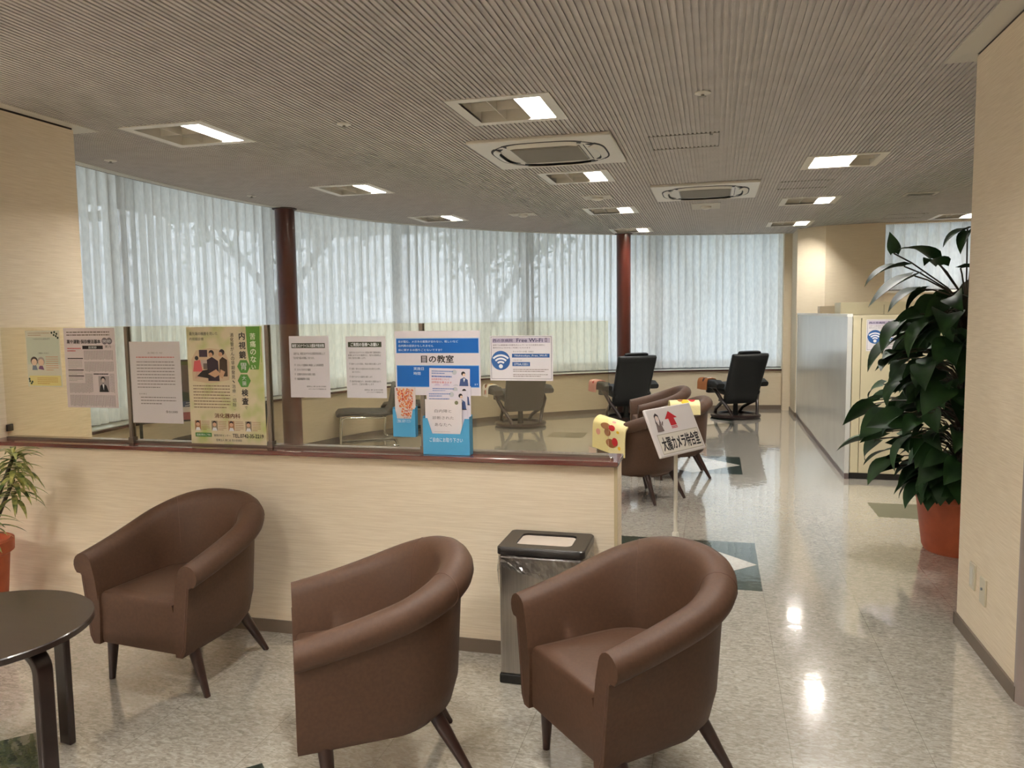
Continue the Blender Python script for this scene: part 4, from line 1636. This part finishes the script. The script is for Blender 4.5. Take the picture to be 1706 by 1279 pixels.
# ------------------------------------------------------------------ towels
def towel_patch(mb, grid, spots, off=0.0025):
    """spots of colour laid on the towel's surface grid[i][j] (u along j, v along i)"""
    ni, nj = len(grid), len(grid[0])

    def at(u, v):
        a = min(max(v, 0), 0.9999) * (ni - 1)
        b = min(max(u, 0), 0.9999) * (nj - 1)
        i, j = int(a), int(b)
        fa, fb = a - i, b - j
        q = (grid[i][j] * (1 - fa) * (1 - fb) + grid[i + 1][j] * fa * (1 - fb) + grid[i][j + 1] * (1 - fa) * fb + grid[i + 1][j + 1] * fa * fb)
        n = (grid[i + 1][j] - grid[i][j]).cross(grid[i][j + 1] - grid[i][j]).normalized()
        return q, n
    sgn = 1
    for k, (u, v, ru, rv, mi) in enumerate(spots):
        n = 16
        _, nn = at(u, v)
        pts = []
        for q in range(n):
            a = 2 * pi * q / n
            p_, n_ = at(u + ru * cos(a), v + rv * sin(a))
            pts.append(p_ + n_ * towel_patch.sgn * (off + 0.0006 * k))
        c_, n_ = at(u, v)
        c_ = c_ + n_ * towel_patch.sgn * (off + 0.0006 * k)
        mb.add([c_] + pts, [(0, 1 + q, 1 + (q + 1) % n) for q in range(n)], mi)


towel_patch.sgn = 1
T_MATS = [M['towel'], M['t_brown'], M['t_red'], M['t_yel'], M['t_dark'], M['t_pink'], M['t_white']]


def drape(name, lab, path, width_dir, width, spots, base=0, thick=0.010, loc=(0, 0, 0), sgn=1, sag=0.0, seed=1):
    """a folded towel laid over an edge: path is its section, swept along width_dir"""
    rnd = random.Random(seed)
    P = [Vector(q) for q in path]
    # resample smoothly
    dense = []
    for i in range(len(P) - 1):
        p0 = P[max(i - 1, 0)]; p1 = P[i]; p2 = P[i + 1]; p3 = P[min(i + 2, len(P) - 1)]
        for k in range(6):
            s = k / 6
            dense.append(0.5 * ((2 * p1) + (p2 - p0) * s + (2 * p0 - 5 * p1 + 4 * p2 - p3) * s * s + (3 * p1 - p0 - 3 * p2 + p3) * s ** 3))
    dense.append(P[-1])
    wd = Vector(width_dir).normalized()
    nj = 14
    grid = []
    ph = rnd.uniform(0, 6)
    for i, q in enumerate(dense):
        row = []
        for j in range(nj):
            f = j / (nj - 1)
            wob = 0.004 * sin(f * 7 + ph + i * 0.15)
            row.append(q + wd * (f - 0.5) * width + Vector((0, 0, wob * 0.4 - sag * (f - 0.5))) )
        grid.append(row)
    nrm = []
    for i in range(len(dense)):
        a = dense[min(i + 1, len(dense) - 1)] - dense[max(i - 1, 0)]
        nrm.append(a.cross(wd).normalized())
    mb = MB()
    rings = []
    for i, row in enumerate(grid):
        n_ = nrm[i]
        top = [p_ for p_ in row]
        bot = [p_ - n_ * sgn * thick for p_ in reversed(row)]
        rings.append(top + bot)
    mb.loft(rings, True, True, base)
    towel_patch.sgn = sgn
    towel_patch_n = nrm
    # orient spots with the same outward normal
    g2 = grid
    d = (g2[1][0] - g2[0][0]).cross(g2[0][1] - g2[0][0]).normalized()
    towel_patch.sgn = 1 if d.dot(nrm[0] * sgn) > 0 else -1
    towel_patch(mb, grid, spots)
    o = mb.build(name, T_MATS, loc=loc, smooth=60)
    return tag(o, lab, 'towel', 'printed towels on the chairs')


def armpt(c, deg, x, y, z):
    a = radians(deg)
    return (c[0] + x * cos(a) - y * sin(a), c[1] + x * sin(a) + y * cos(a), z)


# over the near arm of the armchair behind the sign
c4, d4 = (-0.56, 6.38), -125
pth = [armpt(c4, d4, x, 0, z) for x, z in ((0.17, 0.47), (0.182, 0.56), (0.198, 0.622), (0.24, 0.652), (0.29, 0.650), (0.335, 0.615), (0.347, 0.56), (0.35, 0.48), (0.352, 0.40))]
wd = Vector(armpt((0, 0), d4, 0, 1, 0))
pth = [(Vector(q) + wd * (-0.06)) for q in pth]
drape('printed_towel', 'cream towel with brown and red print over the arm of the chair behind the sign', pth, wd, 0.34,
      [(0.40, 0.66, 0.15, 0.06, 1), (0.48, 0.75, 0.10, 0.05, 1), (0.60, 0.87, 0.16, 0.05, 1), (0.60, 0.66, 0.10, 0.05, 2), (0.72, 0.84, 0.09, 0.05, 2), (0.8, 0.7, 0.045, 0.022, 3), (0.86, 0.9, 0.04, 0.02, 3),
       (0.2, 0.78, 0.07, 0.04, 5), (0.6, 0.55, 0.06, 0.02, 5)], thick=0.012, sgn=1, sag=0.05)
# on the back of the second armchair
c5, d5 = (-0.34, 7.30), -78
pth = [armpt(c5, d5, x, y, z) for x, y, z in ((0.185, 0.03, 0.50), (0.192, 0.03, 0.58), (0.20, 0.03, 0.69), (0.235, 0.03, 0.722), (0.285, 0.03, 0.720), (0.33, 0.03, 0.69), (0.342, 0.03, 0.64), (0.346, 0.03, 0.60))]
wd = Vector(armpt((0, 0), d5, 0, 1, 0))
drape('printed_towel', 'pale yellow towel with red and brown print on the second armchair behind the sign', pth, wd, 0.26,
      [(0.75, 0.5, 0.12, 0.12, 2), (0.5, 0.62, 0.13, 0.12, 3), (0.35, 0.55, 0.09, 0.08, 1), (0.3, 0.45, 0.05, 0.04, 4), (0.2, 0.5, 0.03, 0.05, 4), (0.4, 0.42, 0.03, 0.05, 4)], thick=0.014, seed=3)


# ------------------------------------------------------------------ recliners (built facing -y)
def slab(mb, pts, w0, w1, thick0, thick1, n=10, crown=0.02):
    """an upholstered pad swept along a centre line of (y,z) points"""
    m = len(pts)
    rings = []
    for i, (y, z) in enumerate(pts):
        f = i / (m - 1)
        a = Vector((0, pts[min(i + 1, m - 1)][0] - pts[max(i - 1, 0)][0], pts[min(i + 1, m - 1)][1] - pts[max(i - 1, 0)][1])).normalized()
        nn = Vector((0, -a.z, a.y))
        w = w0 + (w1 - w0) * f
        th = thick0 + (thick1 - thick0) * f
        e = min(1.0, 0.55 + 4 * min(f, 1 - f))
        ring = []
        for k in range(20):
            an = 2 * pi * k / 20
            c, s = cos(an), sin(an)
            xx = math.copysign(abs(c) ** 0.42, c) * w / 2 * (0.94 + 0.06 * e)
            tt = math.copysign(abs(s) ** 0.6, s) * th / 2 * e
            ring.append(Vector((xx, y, z)) + nn * tt)
        rings.append(ring)
    mb.loft(rings)
    return mb


def make_recliner(lab, loc, rz, up_mat):
    t = thing('recliner_chair', lab, 'recliner', loc, rz, 'swivel recliners facing the window')
    mb = MB()
    rings = []
    for k in range(41):
        pass
    mb.lathe([(0.0, 0.012), (0.27, 0.010), (0.30, 0.0), (0.335, 0.004), (0.35, 0.025), (0.345, 0.048), (0.31, 0.06), (0.27, 0.055), (0.25, 0.03), (0.0, 0.03)], 48, caps=False)
    mb.build('base_ring', M['recl_wood'], t, smooth=50)
    mb = MB(); mb.lathe([(0.04, 0.02), (0.032, 0.2), (0.09, 0.24), (0.09, 0.28)], 20)
    mb.build('swivel_post', M['black_matte'], t, smooth=40)
    for sx in (-1, 1):
        mb = MB()
        pth = [(sx * 0.20, -0.20, 0.045), (sx * 0.225, -0.15, 0.12), (sx * 0.25, -0.02, 0.19), (sx * 0.285, 0.10, 0.25), (sx * 0.335, 0.06, 0.36), (sx * 0.345, -0.05, 0.44), (sx * 0.345, -0.2, 0.455)]
        rings = []
        for i, q in enumerate(pth):
            pass
        mb.tube(pth, [0.026, 0.024, 0.026, 0.028, 0.026, 0.024, 0.018], 10)
        mb.tube([(sx * 0.20, 0.22, 0.045), (sx * 0.22, 0.2, 0.11), (sx * 0.26, 0.14, 0.20), (sx * 0.29, 0.09, 0.26)], [0.026, 0.022, 0.024, 0.022], 10)
        mb.build('side_frame', M['recl_wood'], t, smooth=60)
        mb = MB()
        slab(mb, [(-0.30, 0.455), (-0.27, 0.48), (-0.1, 0.49), (0.1, 0.49), (0.17, 0.47)], 0.135, 0.13, 0.11, 0.12)
        for i in range(len(mb.v)):
            mb.v[i].x += sx * 0.36
        mb.build('armrest', up_mat, t, smooth=60)
    mb = MB(); mb.tube([(-0.27, 0.0, 0.26), (-0.12, 0.0, 0.215), (0.12, 0.0, 0.215), (0.27, 0.0, 0.26)], 0.02, 10)
    mb.build('cross_bar', M['recl_wood'], t, smooth=60)
    mb = MB()
    slab(mb, [(-0.33, 0.34), (-0.31, 0.40), (-0.24, 0.425), (-0.05, 0.40), (0.14, 0.375), (0.2, 0.36)], 0.56, 0.54, 0.14, 0.13)
    mb.build('seat', up_mat, t, smooth=60)
    mb = MB()
    slab(mb, [(0.10, 0.22), (0.125, 0.30), (0.165, 0.42), (0.21, 0.55), (0.265, 0.70), (0.315, 0.82), (0.34, 0.895), (0.345, 0.915)], 0.53, 0.59, 0.13, 0.10)
    mb.build('backrest', up_mat, t, smooth=60)
    mb = MB()
    slab(mb, [(0.21, 0.72), (0.24, 0.78), (0.28, 0.88), (0.32, 0.937), (0.345, 0.932)], 0.40, 0.34, 0.07, 0.05)
    mb.build('headrest', up_mat, t, smooth=60)
    return t


RCL = [((-2.54, 10.22), 'charcoal leather swivel recliner behind the wireless notice on the glass', 'recl_g', 214),
       ((-1.20, 11.02), 'black leather swivel recliner in front of the right mahogany column', 'recl', 213),
       ((0.30, 11.52), 'black leather swivel recliner nearest the white screen panels', 'recl', 213)]
for (x, y), lab, mt, dg_ in RCL:
    make_recliner(lab, (x, y, 0), radians(dg_), M[mt])


def recl_towel(c, deg, lab, base, spots, name='printed_towel'):
    # over the recliner's far-left arm as seen from the doorway (its own right arm)
    pth = [armpt(c, deg, x, 0, z) for x, z in ((0.27, 0.47), (0.276, 0.515), (0.30, 0.558), (0.36, 0.566), (0.42, 0.558), (0.444, 0.515), (0.448, 0.46), (0.45, 0.40))]
    wd = Vector(armpt((0, 0), deg, 0, 1, 0))
    pth = [Vector(q) + wd * (-0.17) for q in pth]
    drape(name, lab, pth, wd, 0.24, spots, base=base, thick=0.010)


recl_towel((-2.54, 10.22), 214, 'white towel with orange-brown print on the charcoal recliner arm', 6, [(0.35, 0.45, 0.22, 0.16, 1), (0.6, 0.62, 0.14, 0.1, 1), (0.45, 0.6, 0.08, 0.07, 4), (0.7, 0.84, 0.12, 0.08, 5), (0.5, 0.86, 0.06, 0.08, 1), (0.75, 0.45, 0.1, 0.06, 3)])
recl_towel((-1.20, 11.02), 213, 'pink towel on the arm of the middle recliner', 5, [(0.4, 0.5, 0.15, 0.1, 6), (0.6, 0.65, 0.1, 0.05, 2)])
recl_towel((0.30, 11.52), 213, 'brown patterned towel on the arm of the recliner by the white screen', 1, [(0.3, 0.4, 0.18, 0.06, 6), (0.6, 0.6, 0.1, 0.12, 4), (0.5, 0.8, 0.2, 0.07, 1), (0.8, 0.45, 0.1, 0.08, 6)])


# ------------------------------------------------------------------ cantilever chairs (built facing -y)
def make_cantilever(lab, loc, rz):
    t = thing('cantilever_chair', lab, 'chair', loc, rz, 'black cantilever chairs by the window')

    def fil(pts, r=0.05, n=5):
        P = [Vector(p_) for p_ in pts]
        out = [P[0]]
        for i in range(1, len(P) - 1):
            a = (P[i - 1] - P[i]); b = (P[i + 1] - P[i])
            rr = min(r, a.length / 2, b.length / 2)
            a = P[i] + a.normalized() * rr
            b = P[i] + b.normalized() * rr
            for k in range(n + 1):
                s = k / n
                out.append(a * (1 - s) ** 2 + P[i] * 2 * s * (1 - s) + b * s * s)
        out.append(P[-1])
        return out
    mb = MB()
    w = 0.235
    pts = [(-w, 0.16, 0.40), (-w, -0.24, 0.42), (-w, -0.26, 0.012), (-w, 0.27, 0.012), (w, 0.27, 0.012), (w, -0.26, 0.012), (w, -0.24, 0.42), (w, 0.16, 0.40)]
    mb.tube(fil(pts, 0.06), 0.0125, 10)
    mb.build('tube_frame', M['chrome'], t, smooth=60)
    mb = MB()
    slab(mb, [(-0.28, 0.43), (-0.26, 0.455), (-0.15, 0.462), (0.0, 0.448), (0.12, 0.44), (0.2, 0.46)], 0.50, 0.50, 0.06, 0.075)
    mb.build('seat', M['recl'], t, smooth=60)
    mb = MB()
    slab(mb, [(0.13, 0.43), (0.20, 0.455), (0.235, 0.52), (0.25, 0.62), (0.262, 0.74), (0.268, 0.82), (0.27, 0.84)], 0.50, 0.46, 0.08, 0.05)
    mb.build('backrest', M['recl'], t, smooth=60)
    return t


cc = make_cantilever('black cantilever chair with a chrome tube frame below the white notices', (-3.95, 8.42, 0), radians(-62))
cc.scale = (1.1, 1.25, 0.85)
dup(cc, (-3.78, 9.35, 0), radians(-70), 'black chrome-framed chair glimpsed between the two blue leaflet holders')
dup(cc, (-4.45, 6.3, 0), radians(-95), 'black chrome-framed chair at the left, mostly behind the green poster')

# display poster propped behind the letter
t = thing('display_board', 'dark display board with a portrait picture behind the white letter on the glass', 'display board', (-4.31, 5.45, 0), radians(40))
mb = MB(); mb.box(-0.27, -0.012, 0.66, 0.27, 0.012, 1.17)
mb.build('panel', M['black_pl'], t, bevel=0.006)
mb = MB()
for sx in (-0.22, 0.22):
    mb.tube([(sx, 0.0, 0.67), (sx, 0.14, 0.012)], 0.012, 8)
    mb.tube([(sx, 0.0, 0.67), (sx, -0.14, 0.012)], 0.012, 8)
mb.build('easel_legs', M['black_matte'], t)
p = Print(0.52, 0.48, ink(70, 62, 66), 0.001)
p.rect(0, 0, 1, 0.06, ink(70, 84, 40), 1)
p.rect(0, 0.06, 1, 0.66, ink(92, 80, 80), 1)
p.disc(0.55, 0.36, 0.15, ink(60, 42, 40), 2); p.disc(0.55, 0.39, 0.12, ink(190, 140, 126), 3)
p.poly([(0.25, 0.68), (0.35, 0.52), (0.55, 0.48), (0.8, 0.54), (0.9, 0.68)], ink(34, 52, 44), 2)
p.rect(0, 0.68, 1, 0.78, ink(52, 66, 96), 2); p.text('メンズ', 0.3, 0.695, 0.9, 0.765, WHITE, 3)
p.rect(0, 0.78, 1, 0.87, ink(200, 190, 188), 2)
p.rect(0, 0.87, 1, 1.0, ink(150, 80, 88), 2)
p.build('print', t, (-0.26, -0.0135, 1.155))

# ------------------------------------------------------------------ white screen and cabinets on the right
t = thing('screen_panel', 'long glossy white screen panel running back along the aisle', 'screen', (1.147, 9.6, 0))
mb = MB(); mb.box(-0.02, -2.225, 0.055, 0.02, 2.05, 1.44)
mb.build('panel', M['cab_white'], t)
mb = MB(); mb.box(-0.024, -2.227, 1.44, 0.024, 2.052, 1.466)
mb.build('top_rail', M['sill_white'], t)
mb = MB(); mb.box(-0.018, -2.22, 0.0, 0.02, 2.05, 0.055)
mb.build('plinth', pmat('screen_plinth', srgb(112, 98, 96), 0.4), t)
mb = MB(); mb.box(-0.026, 2.035, 0.0, -0.018, 2.06, 1.466)
mb.build('end_post', M['sill_white'], t)


def cabinet(name, lab, x0, y0, w, d, h, doors, loc_z=0):
    t = thing(name, lab, 'cabinet', (x0, y0, 0), group='beige steel storage cabinets')
    mb = MB(); mb.box(0, 0.018, 0.055, w, d, h)
    mb.build('body', M['cab_beige'], t)
    mb = MB(); mb.box(0.004, 0.02, 0, w - 0.004, d, 0.055)
    mb.build('plinth', M['slot_dark'], t)
    xx = 0.0
    for dw in doors:
        mb = MB(); mb.box(xx + 0.003, 0.0, 0.062, xx + dw - 0.003, 0.018, h - 0.03)
        dr = mb.build('door', M['cab_beige'], t)
        if dw > 0.3:
            mb = MB(); mb.box(xx + dw - 0.07, -0.004, 0.75, xx + dw - 0.045, 0.0, 0.87)
            mb.build('handle', M['plastic_grey'], dr)
        xx += dw
    mb = MB(); mb.box(-0.001, -0.003, h - 0.03, w + 0.001, d, h)
    mb.build('top_edge', M['cab_beige'], t)
    return t


cabinet('storage_cabinet', 'beige steel cabinet at the end of the white screen, partly hidden by the plant', 1.1725, 7.385, 1.86, 0.45, 1.455, (0.07, 0.88, 0.88))
cabinet('storage_cabinet', 'taller beige cabinet farther back, only its top edge showing', 1.375, 9.5, 0.9, 0.45, 1.585, (0.45, 0.45))
o = MB().box(-0.12, -0.1, 0, 0.0, 0.1, 0.30).box(0.0, -0.1, 0, 0.115, 0.1, 0.30).build('paper_carton', [M['cardboard']], loc=(1.36, 10.3, 1.25))
tag(o, 'small beige carton behind the top edge of the white screen', 'carton')
cabinet('low_cabinet', 'low beige cabinet behind the white screen that carries the carton', 1.19, 10.05, 0.62, 0.5, 1.25, (0.31, 0.31))
place(wifi_print(0.40, 0.275), 'wireless_notice', 1.283, 1.415, 'white wireless network notice on the beige cabinet beside the plant', 'notice', 'wireless network notices', y=7.3835)

# ------------------------------------------------------------------ outlets and a small black box
for (ya, yb, za, zb, nm, lab) in ((3.765, 3.838, 0.252, 0.368, 'power_outlet', 'ivory power outlet plate on the right wall, farther of two'), (3.622, 3.695, 0.232, 0.348, 'cable_outlet', 'ivory aerial outlet plate on the right wall, nearer of two')):
    t = thing(nm, lab, 'outlet', (1.129, (ya + yb) / 2, (za + zb) / 2))
    h2, w2 = (zb - za) / 2, (yb - ya) / 2
    mb = MB(); mb.box(-0.008, -w2, -h2, 0, w2, h2)
    mb.build('plate', M['outlet'], t, bevel=0.003)
    mb = MB()
    if nm == 'power_outlet':
        mb.box(-0.010, -0.018, -0.04, -0.008, 0.018, 0.04)
        mb.build('insert', M['plastic_white'], t)
    else:
        mb.tube([(-0.008, 0, 0.01), (-0.014, 0, 0.01)], 0.006, 12)
        mb.build('jack', M['alu'], t)
t = thing('wall_switch', 'small black switch on the left wall just above the partition cap', 'switch', (-3.685, 3.372, 0.93))
mb = MB(); mb.box(0, -0.02, -0.018, 0.008, 0.02, 0.018)
mb.build('plate', M['black_pl'], t, bevel=0.002)
mb = MB(); mb.box(0.008, -0.006, -0.008, 0.011, 0.006, 0.008)
mb.build('button', M['black_matte'], t)


# ------------------------------------------------------------------ plants
def leaf(mb, base, dirv, L, W, droop, heart=True, mi=0, fold=0.25, twist=0.0):
    """one blade: starts at base, heads along dirv, bends down by droop (radians) to the tip"""
    d = Vector(dirv).normalized()
    side = d.cross(Vector((0, 0, 1)))
    if side.length < 0.1:
        side = Vector((1, 0, 0))
    side.normalize()
    side = (Matrix.Rotation(twist, 3, d) @ side)
    ns = 7
    rows = []
    p = Vector(base)
    cur = d.copy()
    for i in range(ns + 1):
        f = i / ns
        if heart:
            w = W * (sin(pi * min(1, (f + 0.16) / 1.16) ** 0.62)) if f < 1 else 0.0
            if i == 0:
                w = W * 0.55
        else:
            w = W * sin(pi * (0.12 + 0.88 * f) ** 0.8)
        if i == ns:
            w = 0.001
        nrm = side.cross(cur).normalized()
        rows.append((p.copy(), side * w * 0.5, nrm))
        cur = (Matrix.Rotation(-droop / ns, 3, side) @ cur)
        p = p + cur * (L / ns)
    vs_ = []
    for q, s, n_ in rows:
        vs_ += [q - s + n_ * s.length * fold, q - s * 0.5 + n_ * s.length * fold * 0.42, q, q + s * 0.5 + n_ * s.length * fold * 0.42, q + s + n_ * s.length * fold]
    if heart:      # lobes reach back beside the stalk
        for k in (0, 4):
            vs_[k] = vs_[k] - d * W * 0.16
    fs = []
    for i in range(ns):
        for j in range(4):
            a = i * 5 + j
            fs.append((a, a + 1, a + 6, a + 5))
    mb.add(vs_, fs, mi)


# tall climbing plant by the right wall
PC = (1.475, 5.30)
t = thing('potted_climbing_plant', 'tall dark green climbing plant in a terracotta pot by the right wall', 'plant', (PC[0], PC[1], 0))
mb = MB()
mb.lathe([(0.0, 0.0), (0.185, 0.0), (0.20, 0.03), (0.238, 0.33), (0.25, 0.335), (0.252, 0.37), (0.235, 0.375), (0.228, 0.34), (0.0, 0.33)], 48, caps=False)
mb.build('pot', M['terracotta'], t, smooth=35)
mb = MB(); mb.lathe([(0.0, 0.342), (0.226, 0.342), (0.0, 0.346)], 24, caps=False)
mb.build('soil', M['soil'], t)
mb = MB(); mb.tube([(0, 0, 0.33), (0.01, 0, 0.9), (0.0, 0, 1.58)], 0.045, 14)
mb.build('support_pole', M['mosspole'], t, smooth=50)
mbl, mbs = MB(), MB()
rnd = random.Random(12)


def petiole(a, b, up=0.06, r=0.004):
    a = Vector(a); b = Vector(b)
    m_ = (a + b) / 2 + Vector((0, 0, up))
    mbs.tube([a, a.lerp(m_, 0.5) + Vector((0, 0, up * 0.3)), m_.lerp(b, 0.5), b], r, 5)


for i in range(310):
    f = (i + rnd.random()) / 310
    z = 0.42 + 1.13 * f ** 0.95
    az = i * 2.39996 + rnd.uniform(-0.4, 0.4)
    env = 0.27 + 0.26 * sin(pi * min(1, max(0.0, (z - 0.3) / 1.15)))
    reach = env * rnd.uniform(0.35, 1.0)
    a = (0.04 * cos(az), 0.04 * sin(az), z - 0.03)
    b = Vector((reach * cos(az), reach * sin(az), z + rnd.uniform(-0.02, 0.10)))
    petiole(a, b)
    L = rnd.uniform(0.16, 0.25)
    dz = rnd.uniform(-0.55, 0.15)
    dv = Vector((cos(az + rnd.uniform(-0.5, 0.5)), sin(az + rnd.uniform(-0.5, 0.5)), dz))
    leaf(mbl, b, dv, L, L * rnd.uniform(0.55, 0.82), rnd.uniform(0.3, 1.4), True, 0, rnd.uniform(0.1, 0.5), rnd.uniform(-0.8, 0.8))
# looser top shoots and low hanging leaves
for (bx, bz, dx, dz, L, dr) in ((-0.20, 1.80, -0.5, 0.5, 0.26, 0.9), (-0.36, 1.76, -1.0, 0.1, 0.28, 1.0), (-0.30, 1.70, -0.9, -0.35, 0.34, 0.4), (-0.16, 1.76, -0.2, 0.3, 0.22, 1.4),
                               (-0.05, 1.74, 0.6, 0.2, 0.22, 1.3), (-0.02, 1.97, -0.8, -0.1, 0.19, 0.9), (0.03, 2.0, 0.9, 0.1, 0.2, 0.9), (0.12, 2.03, 0.6, 0.3, 0.2, 0.9), (-0.02, 1.96, -0.4, -0.6, 0.15, 0.6),
                               (-0.42, 1.84, -0.2, 1.0, 0.14, 0.2), (0.16, 1.6, 0.7, 0.1, 0.22, 0.8), (-0.26, 1.62, -0.7, -0.1, 0.26, 0.8), (0.1, 1.72, 0.5, 0.2, 0.22, 1.0), (-0.37, 1.42, -0.5, -0.3, 0.24, 0.9), (-0.42, 1.30, -0.7, -0.4, 0.24, 0.7)):
    petiole((0, 0, 1.5), (bx, -0.05, bz), 0.05, 0.005)
    leaf(mbl, (bx, -0.05, bz), (dx, -0.25, dz), L, L * 0.62, dr, True, 0, 0.3)
for k in range(26):
    az = rnd.uniform(pi * 0.75, pi * 1.95)
    r = rnd.uniform(0.20, 0.27)
    b = Vector((r * cos(az), r * sin(az), rnd.uniform(0.40, 0.56)))
    petiole((0.03 * cos(az), 0.03 * sin(az), 0.38), b, 0.08)
    leaf(mbl, b, (cos(az), sin(az), -0.2), rnd.uniform(0.15, 0.22), 0.14, rnd.uniform(0.9, 1.4), True, 0, 0.22)
mbl.build('foliage', M['leaf'], t, smooth=50)
mbs.build('stems', M['stem'], t, smooth=60)

# variegated plant at the left edge
t = thing('potted_variegated_plant', 'variegated spiky-leaved plant in an orange pot at the left edge', 'plant', (-3.515, 2.95, 0))
mb = MB()
mb.lathe([(0.0, 0.0), (0.125, 0.0), (0.135, 0.02), (0.165, 0.36), (0.185, 0.375), (0.187, 0.43), (0.172, 0.436), (0.165, 0.40), (0.0, 0.39)], 40, caps=False)
mb.build('pot', M['terracotta'], t, smooth=35)
mb = MB(); mb.lathe([(0.0, 0.395), (0.163, 0.395), (0.0, 0.40)], 24, caps=False)
mb.build('soil', M['soil'], t)
mbl, mbs = MB(), MB()
rnd = random.Random(5)
for (hx, hy, hz, n) in ((0.36, -0.05, 0.88, 40), (0.24, 0.05, 0.74, 28), (0.05, -0.05, 0.98, 30), (-0.08, 0.05, 0.8, 26), (0.24, -0.12, 0.60, 20)):
    mbs.tube([(hx * 0.2, hy * 0.4, 0.38), (hx * 0.6, hy * 0.8, (0.38 + hz) / 2), (hx, hy, hz)], [0.012, 0.010, 0.008], 7)
    for k in range(n):
        az = k * 2.4 + rnd.uniform(-0.3, 0.3)
        el = rnd.uniform(0.0, 1.1) * (k / n) + 0.1
        L = rnd.uniform(0.12, 0.19)
        zb = hz - 0.10 + 0.12 * k / n
        leaf(mbl, (hx, hy, zb), (cos(az), sin(az), el), L, 0.024, rnd.uniform(0.8, 1.7), False, 0, 0.25)
mbl.build('foliage', M['leaf_var'], t, smooth=50)
mbs.build('stems', M['stem'], t, smooth=60)

# ------------------------------------------------------------------ outdoors, dim shapes behind the curtains
mb = MB()
mb.add([(-400, -400, -0.25), (400, -400, -0.25), (400, 400, -0.25), (-400, 400, -0.25)], [(0, 1, 2, 3)])
struct(mb, 'ground', M['ground'])


def tree(x, y, h, seed, lab, leaves=1500):
    rnd = random.Random(seed)
    t = thing('garden_tree', lab, 'tree', (x, y, -0.25), group='trees outside the windows')
    mb, ml = MB(), MB()
    tips = []

    def grow(p, d, L, r, lvl):
        pts = [p]
        q = p.copy(); dd = d.copy()
        for k in range(4):
            dd = (dd + Vector((rnd.uniform(-.2, .2), rnd.uniform(-.2, .2), rnd.uniform(-.05, .15)))).normalized()
            q = q + dd * L / 4
            pts.append(q.copy())
        mb.tube(pts, [r, r * 0.92, r * 0.84, r * 0.74, r * 0.6], 7)
        if lvl >= 2:
            tips.extend(pts[2:])
        if lvl < 4:
            for k in range(3 if lvl else 4):
                a = rnd.uniform(0, 2 * pi)
                sp = rnd.uniform(0.4, 0.9)
                nd = (dd + Vector((cos(a) * sp, sin(a) * sp, rnd.uniform(0.0, 0.4)))).normalized()
                grow(pts[-1] if k else pts[3], nd, L * rnd.uniform(0.6, 0.8), r * 0.58, lvl + 1)
    grow(Vector((0, 0, 0)), Vector((0, 0, 1)), h * 0.36, 0.15, 0)
    for k in range(leaves):
        c = rnd.choice(tips) + Vector((rnd.gauss(0, .28), rnd.gauss(0, .28), rnd.gauss(0, .25)))
        n_ = Vector((rnd.gauss(0, 1), rnd.gauss(0, 1), rnd.gauss(0, 1))).normalized()
        u = n_.orthogonal().normalized() * rnd.uniform(0.05, 0.10)
        v = n_.cross(u) * 0.7
        ml.add([c - u, c + v, c + u, c - v], [(0, 1, 2, 3)])
    mb.build('trunk', M['bark'], t, smooth=60)
    ml.build('foliage', M['fol'], t)


for i, (x, y, h, lv, lab) in enumerate(((-0.3, 15.2, 5.5, 900, 'bare branching tree outside, seen through the curtain right of the right column'),
                                        (-4.6, 15.4, 5.0, 2600, 'leafy tree outside, seen through the curtain left of the right column'),
                                        (-7.6, 12.6, 5.5, 2600, 'leafy tree outside, seen through the curtain right of the left column'),
                                        (-9.6, 7.6, 5.0, 2200, 'leafy tree outside, seen through the curtain left of the left column'),
                                        (2.2, 17.5, 5.5, 1500, 'tree outside behind the right end of the bowed window'))):
    tree(x, y, h, 100 + i, lab, lv)
# building across the street
t = thing('street_building', 'pale blue-grey building across the street, faint through the right curtains', 'building', (3.0, 26.0, -0.25))
mb = MB(); mb.box(-6, 0, 0, 7, 6, 9)
mb.build('wall', M['bld'], t)
for i in range(4):
    for j in range(3):
        mb = MB(); mb.box(-5 + 3 * i, -0.05, 1.2 + 2.7 * j, -3.4 + 3 * i, 0.02, 2.6 + 2.7 * j)
        mb.build('window', pmat('bld_window', srgb(90, 100, 114), 0.2) if i + j == 0 else bpy.data.materials['bld_window'], t)
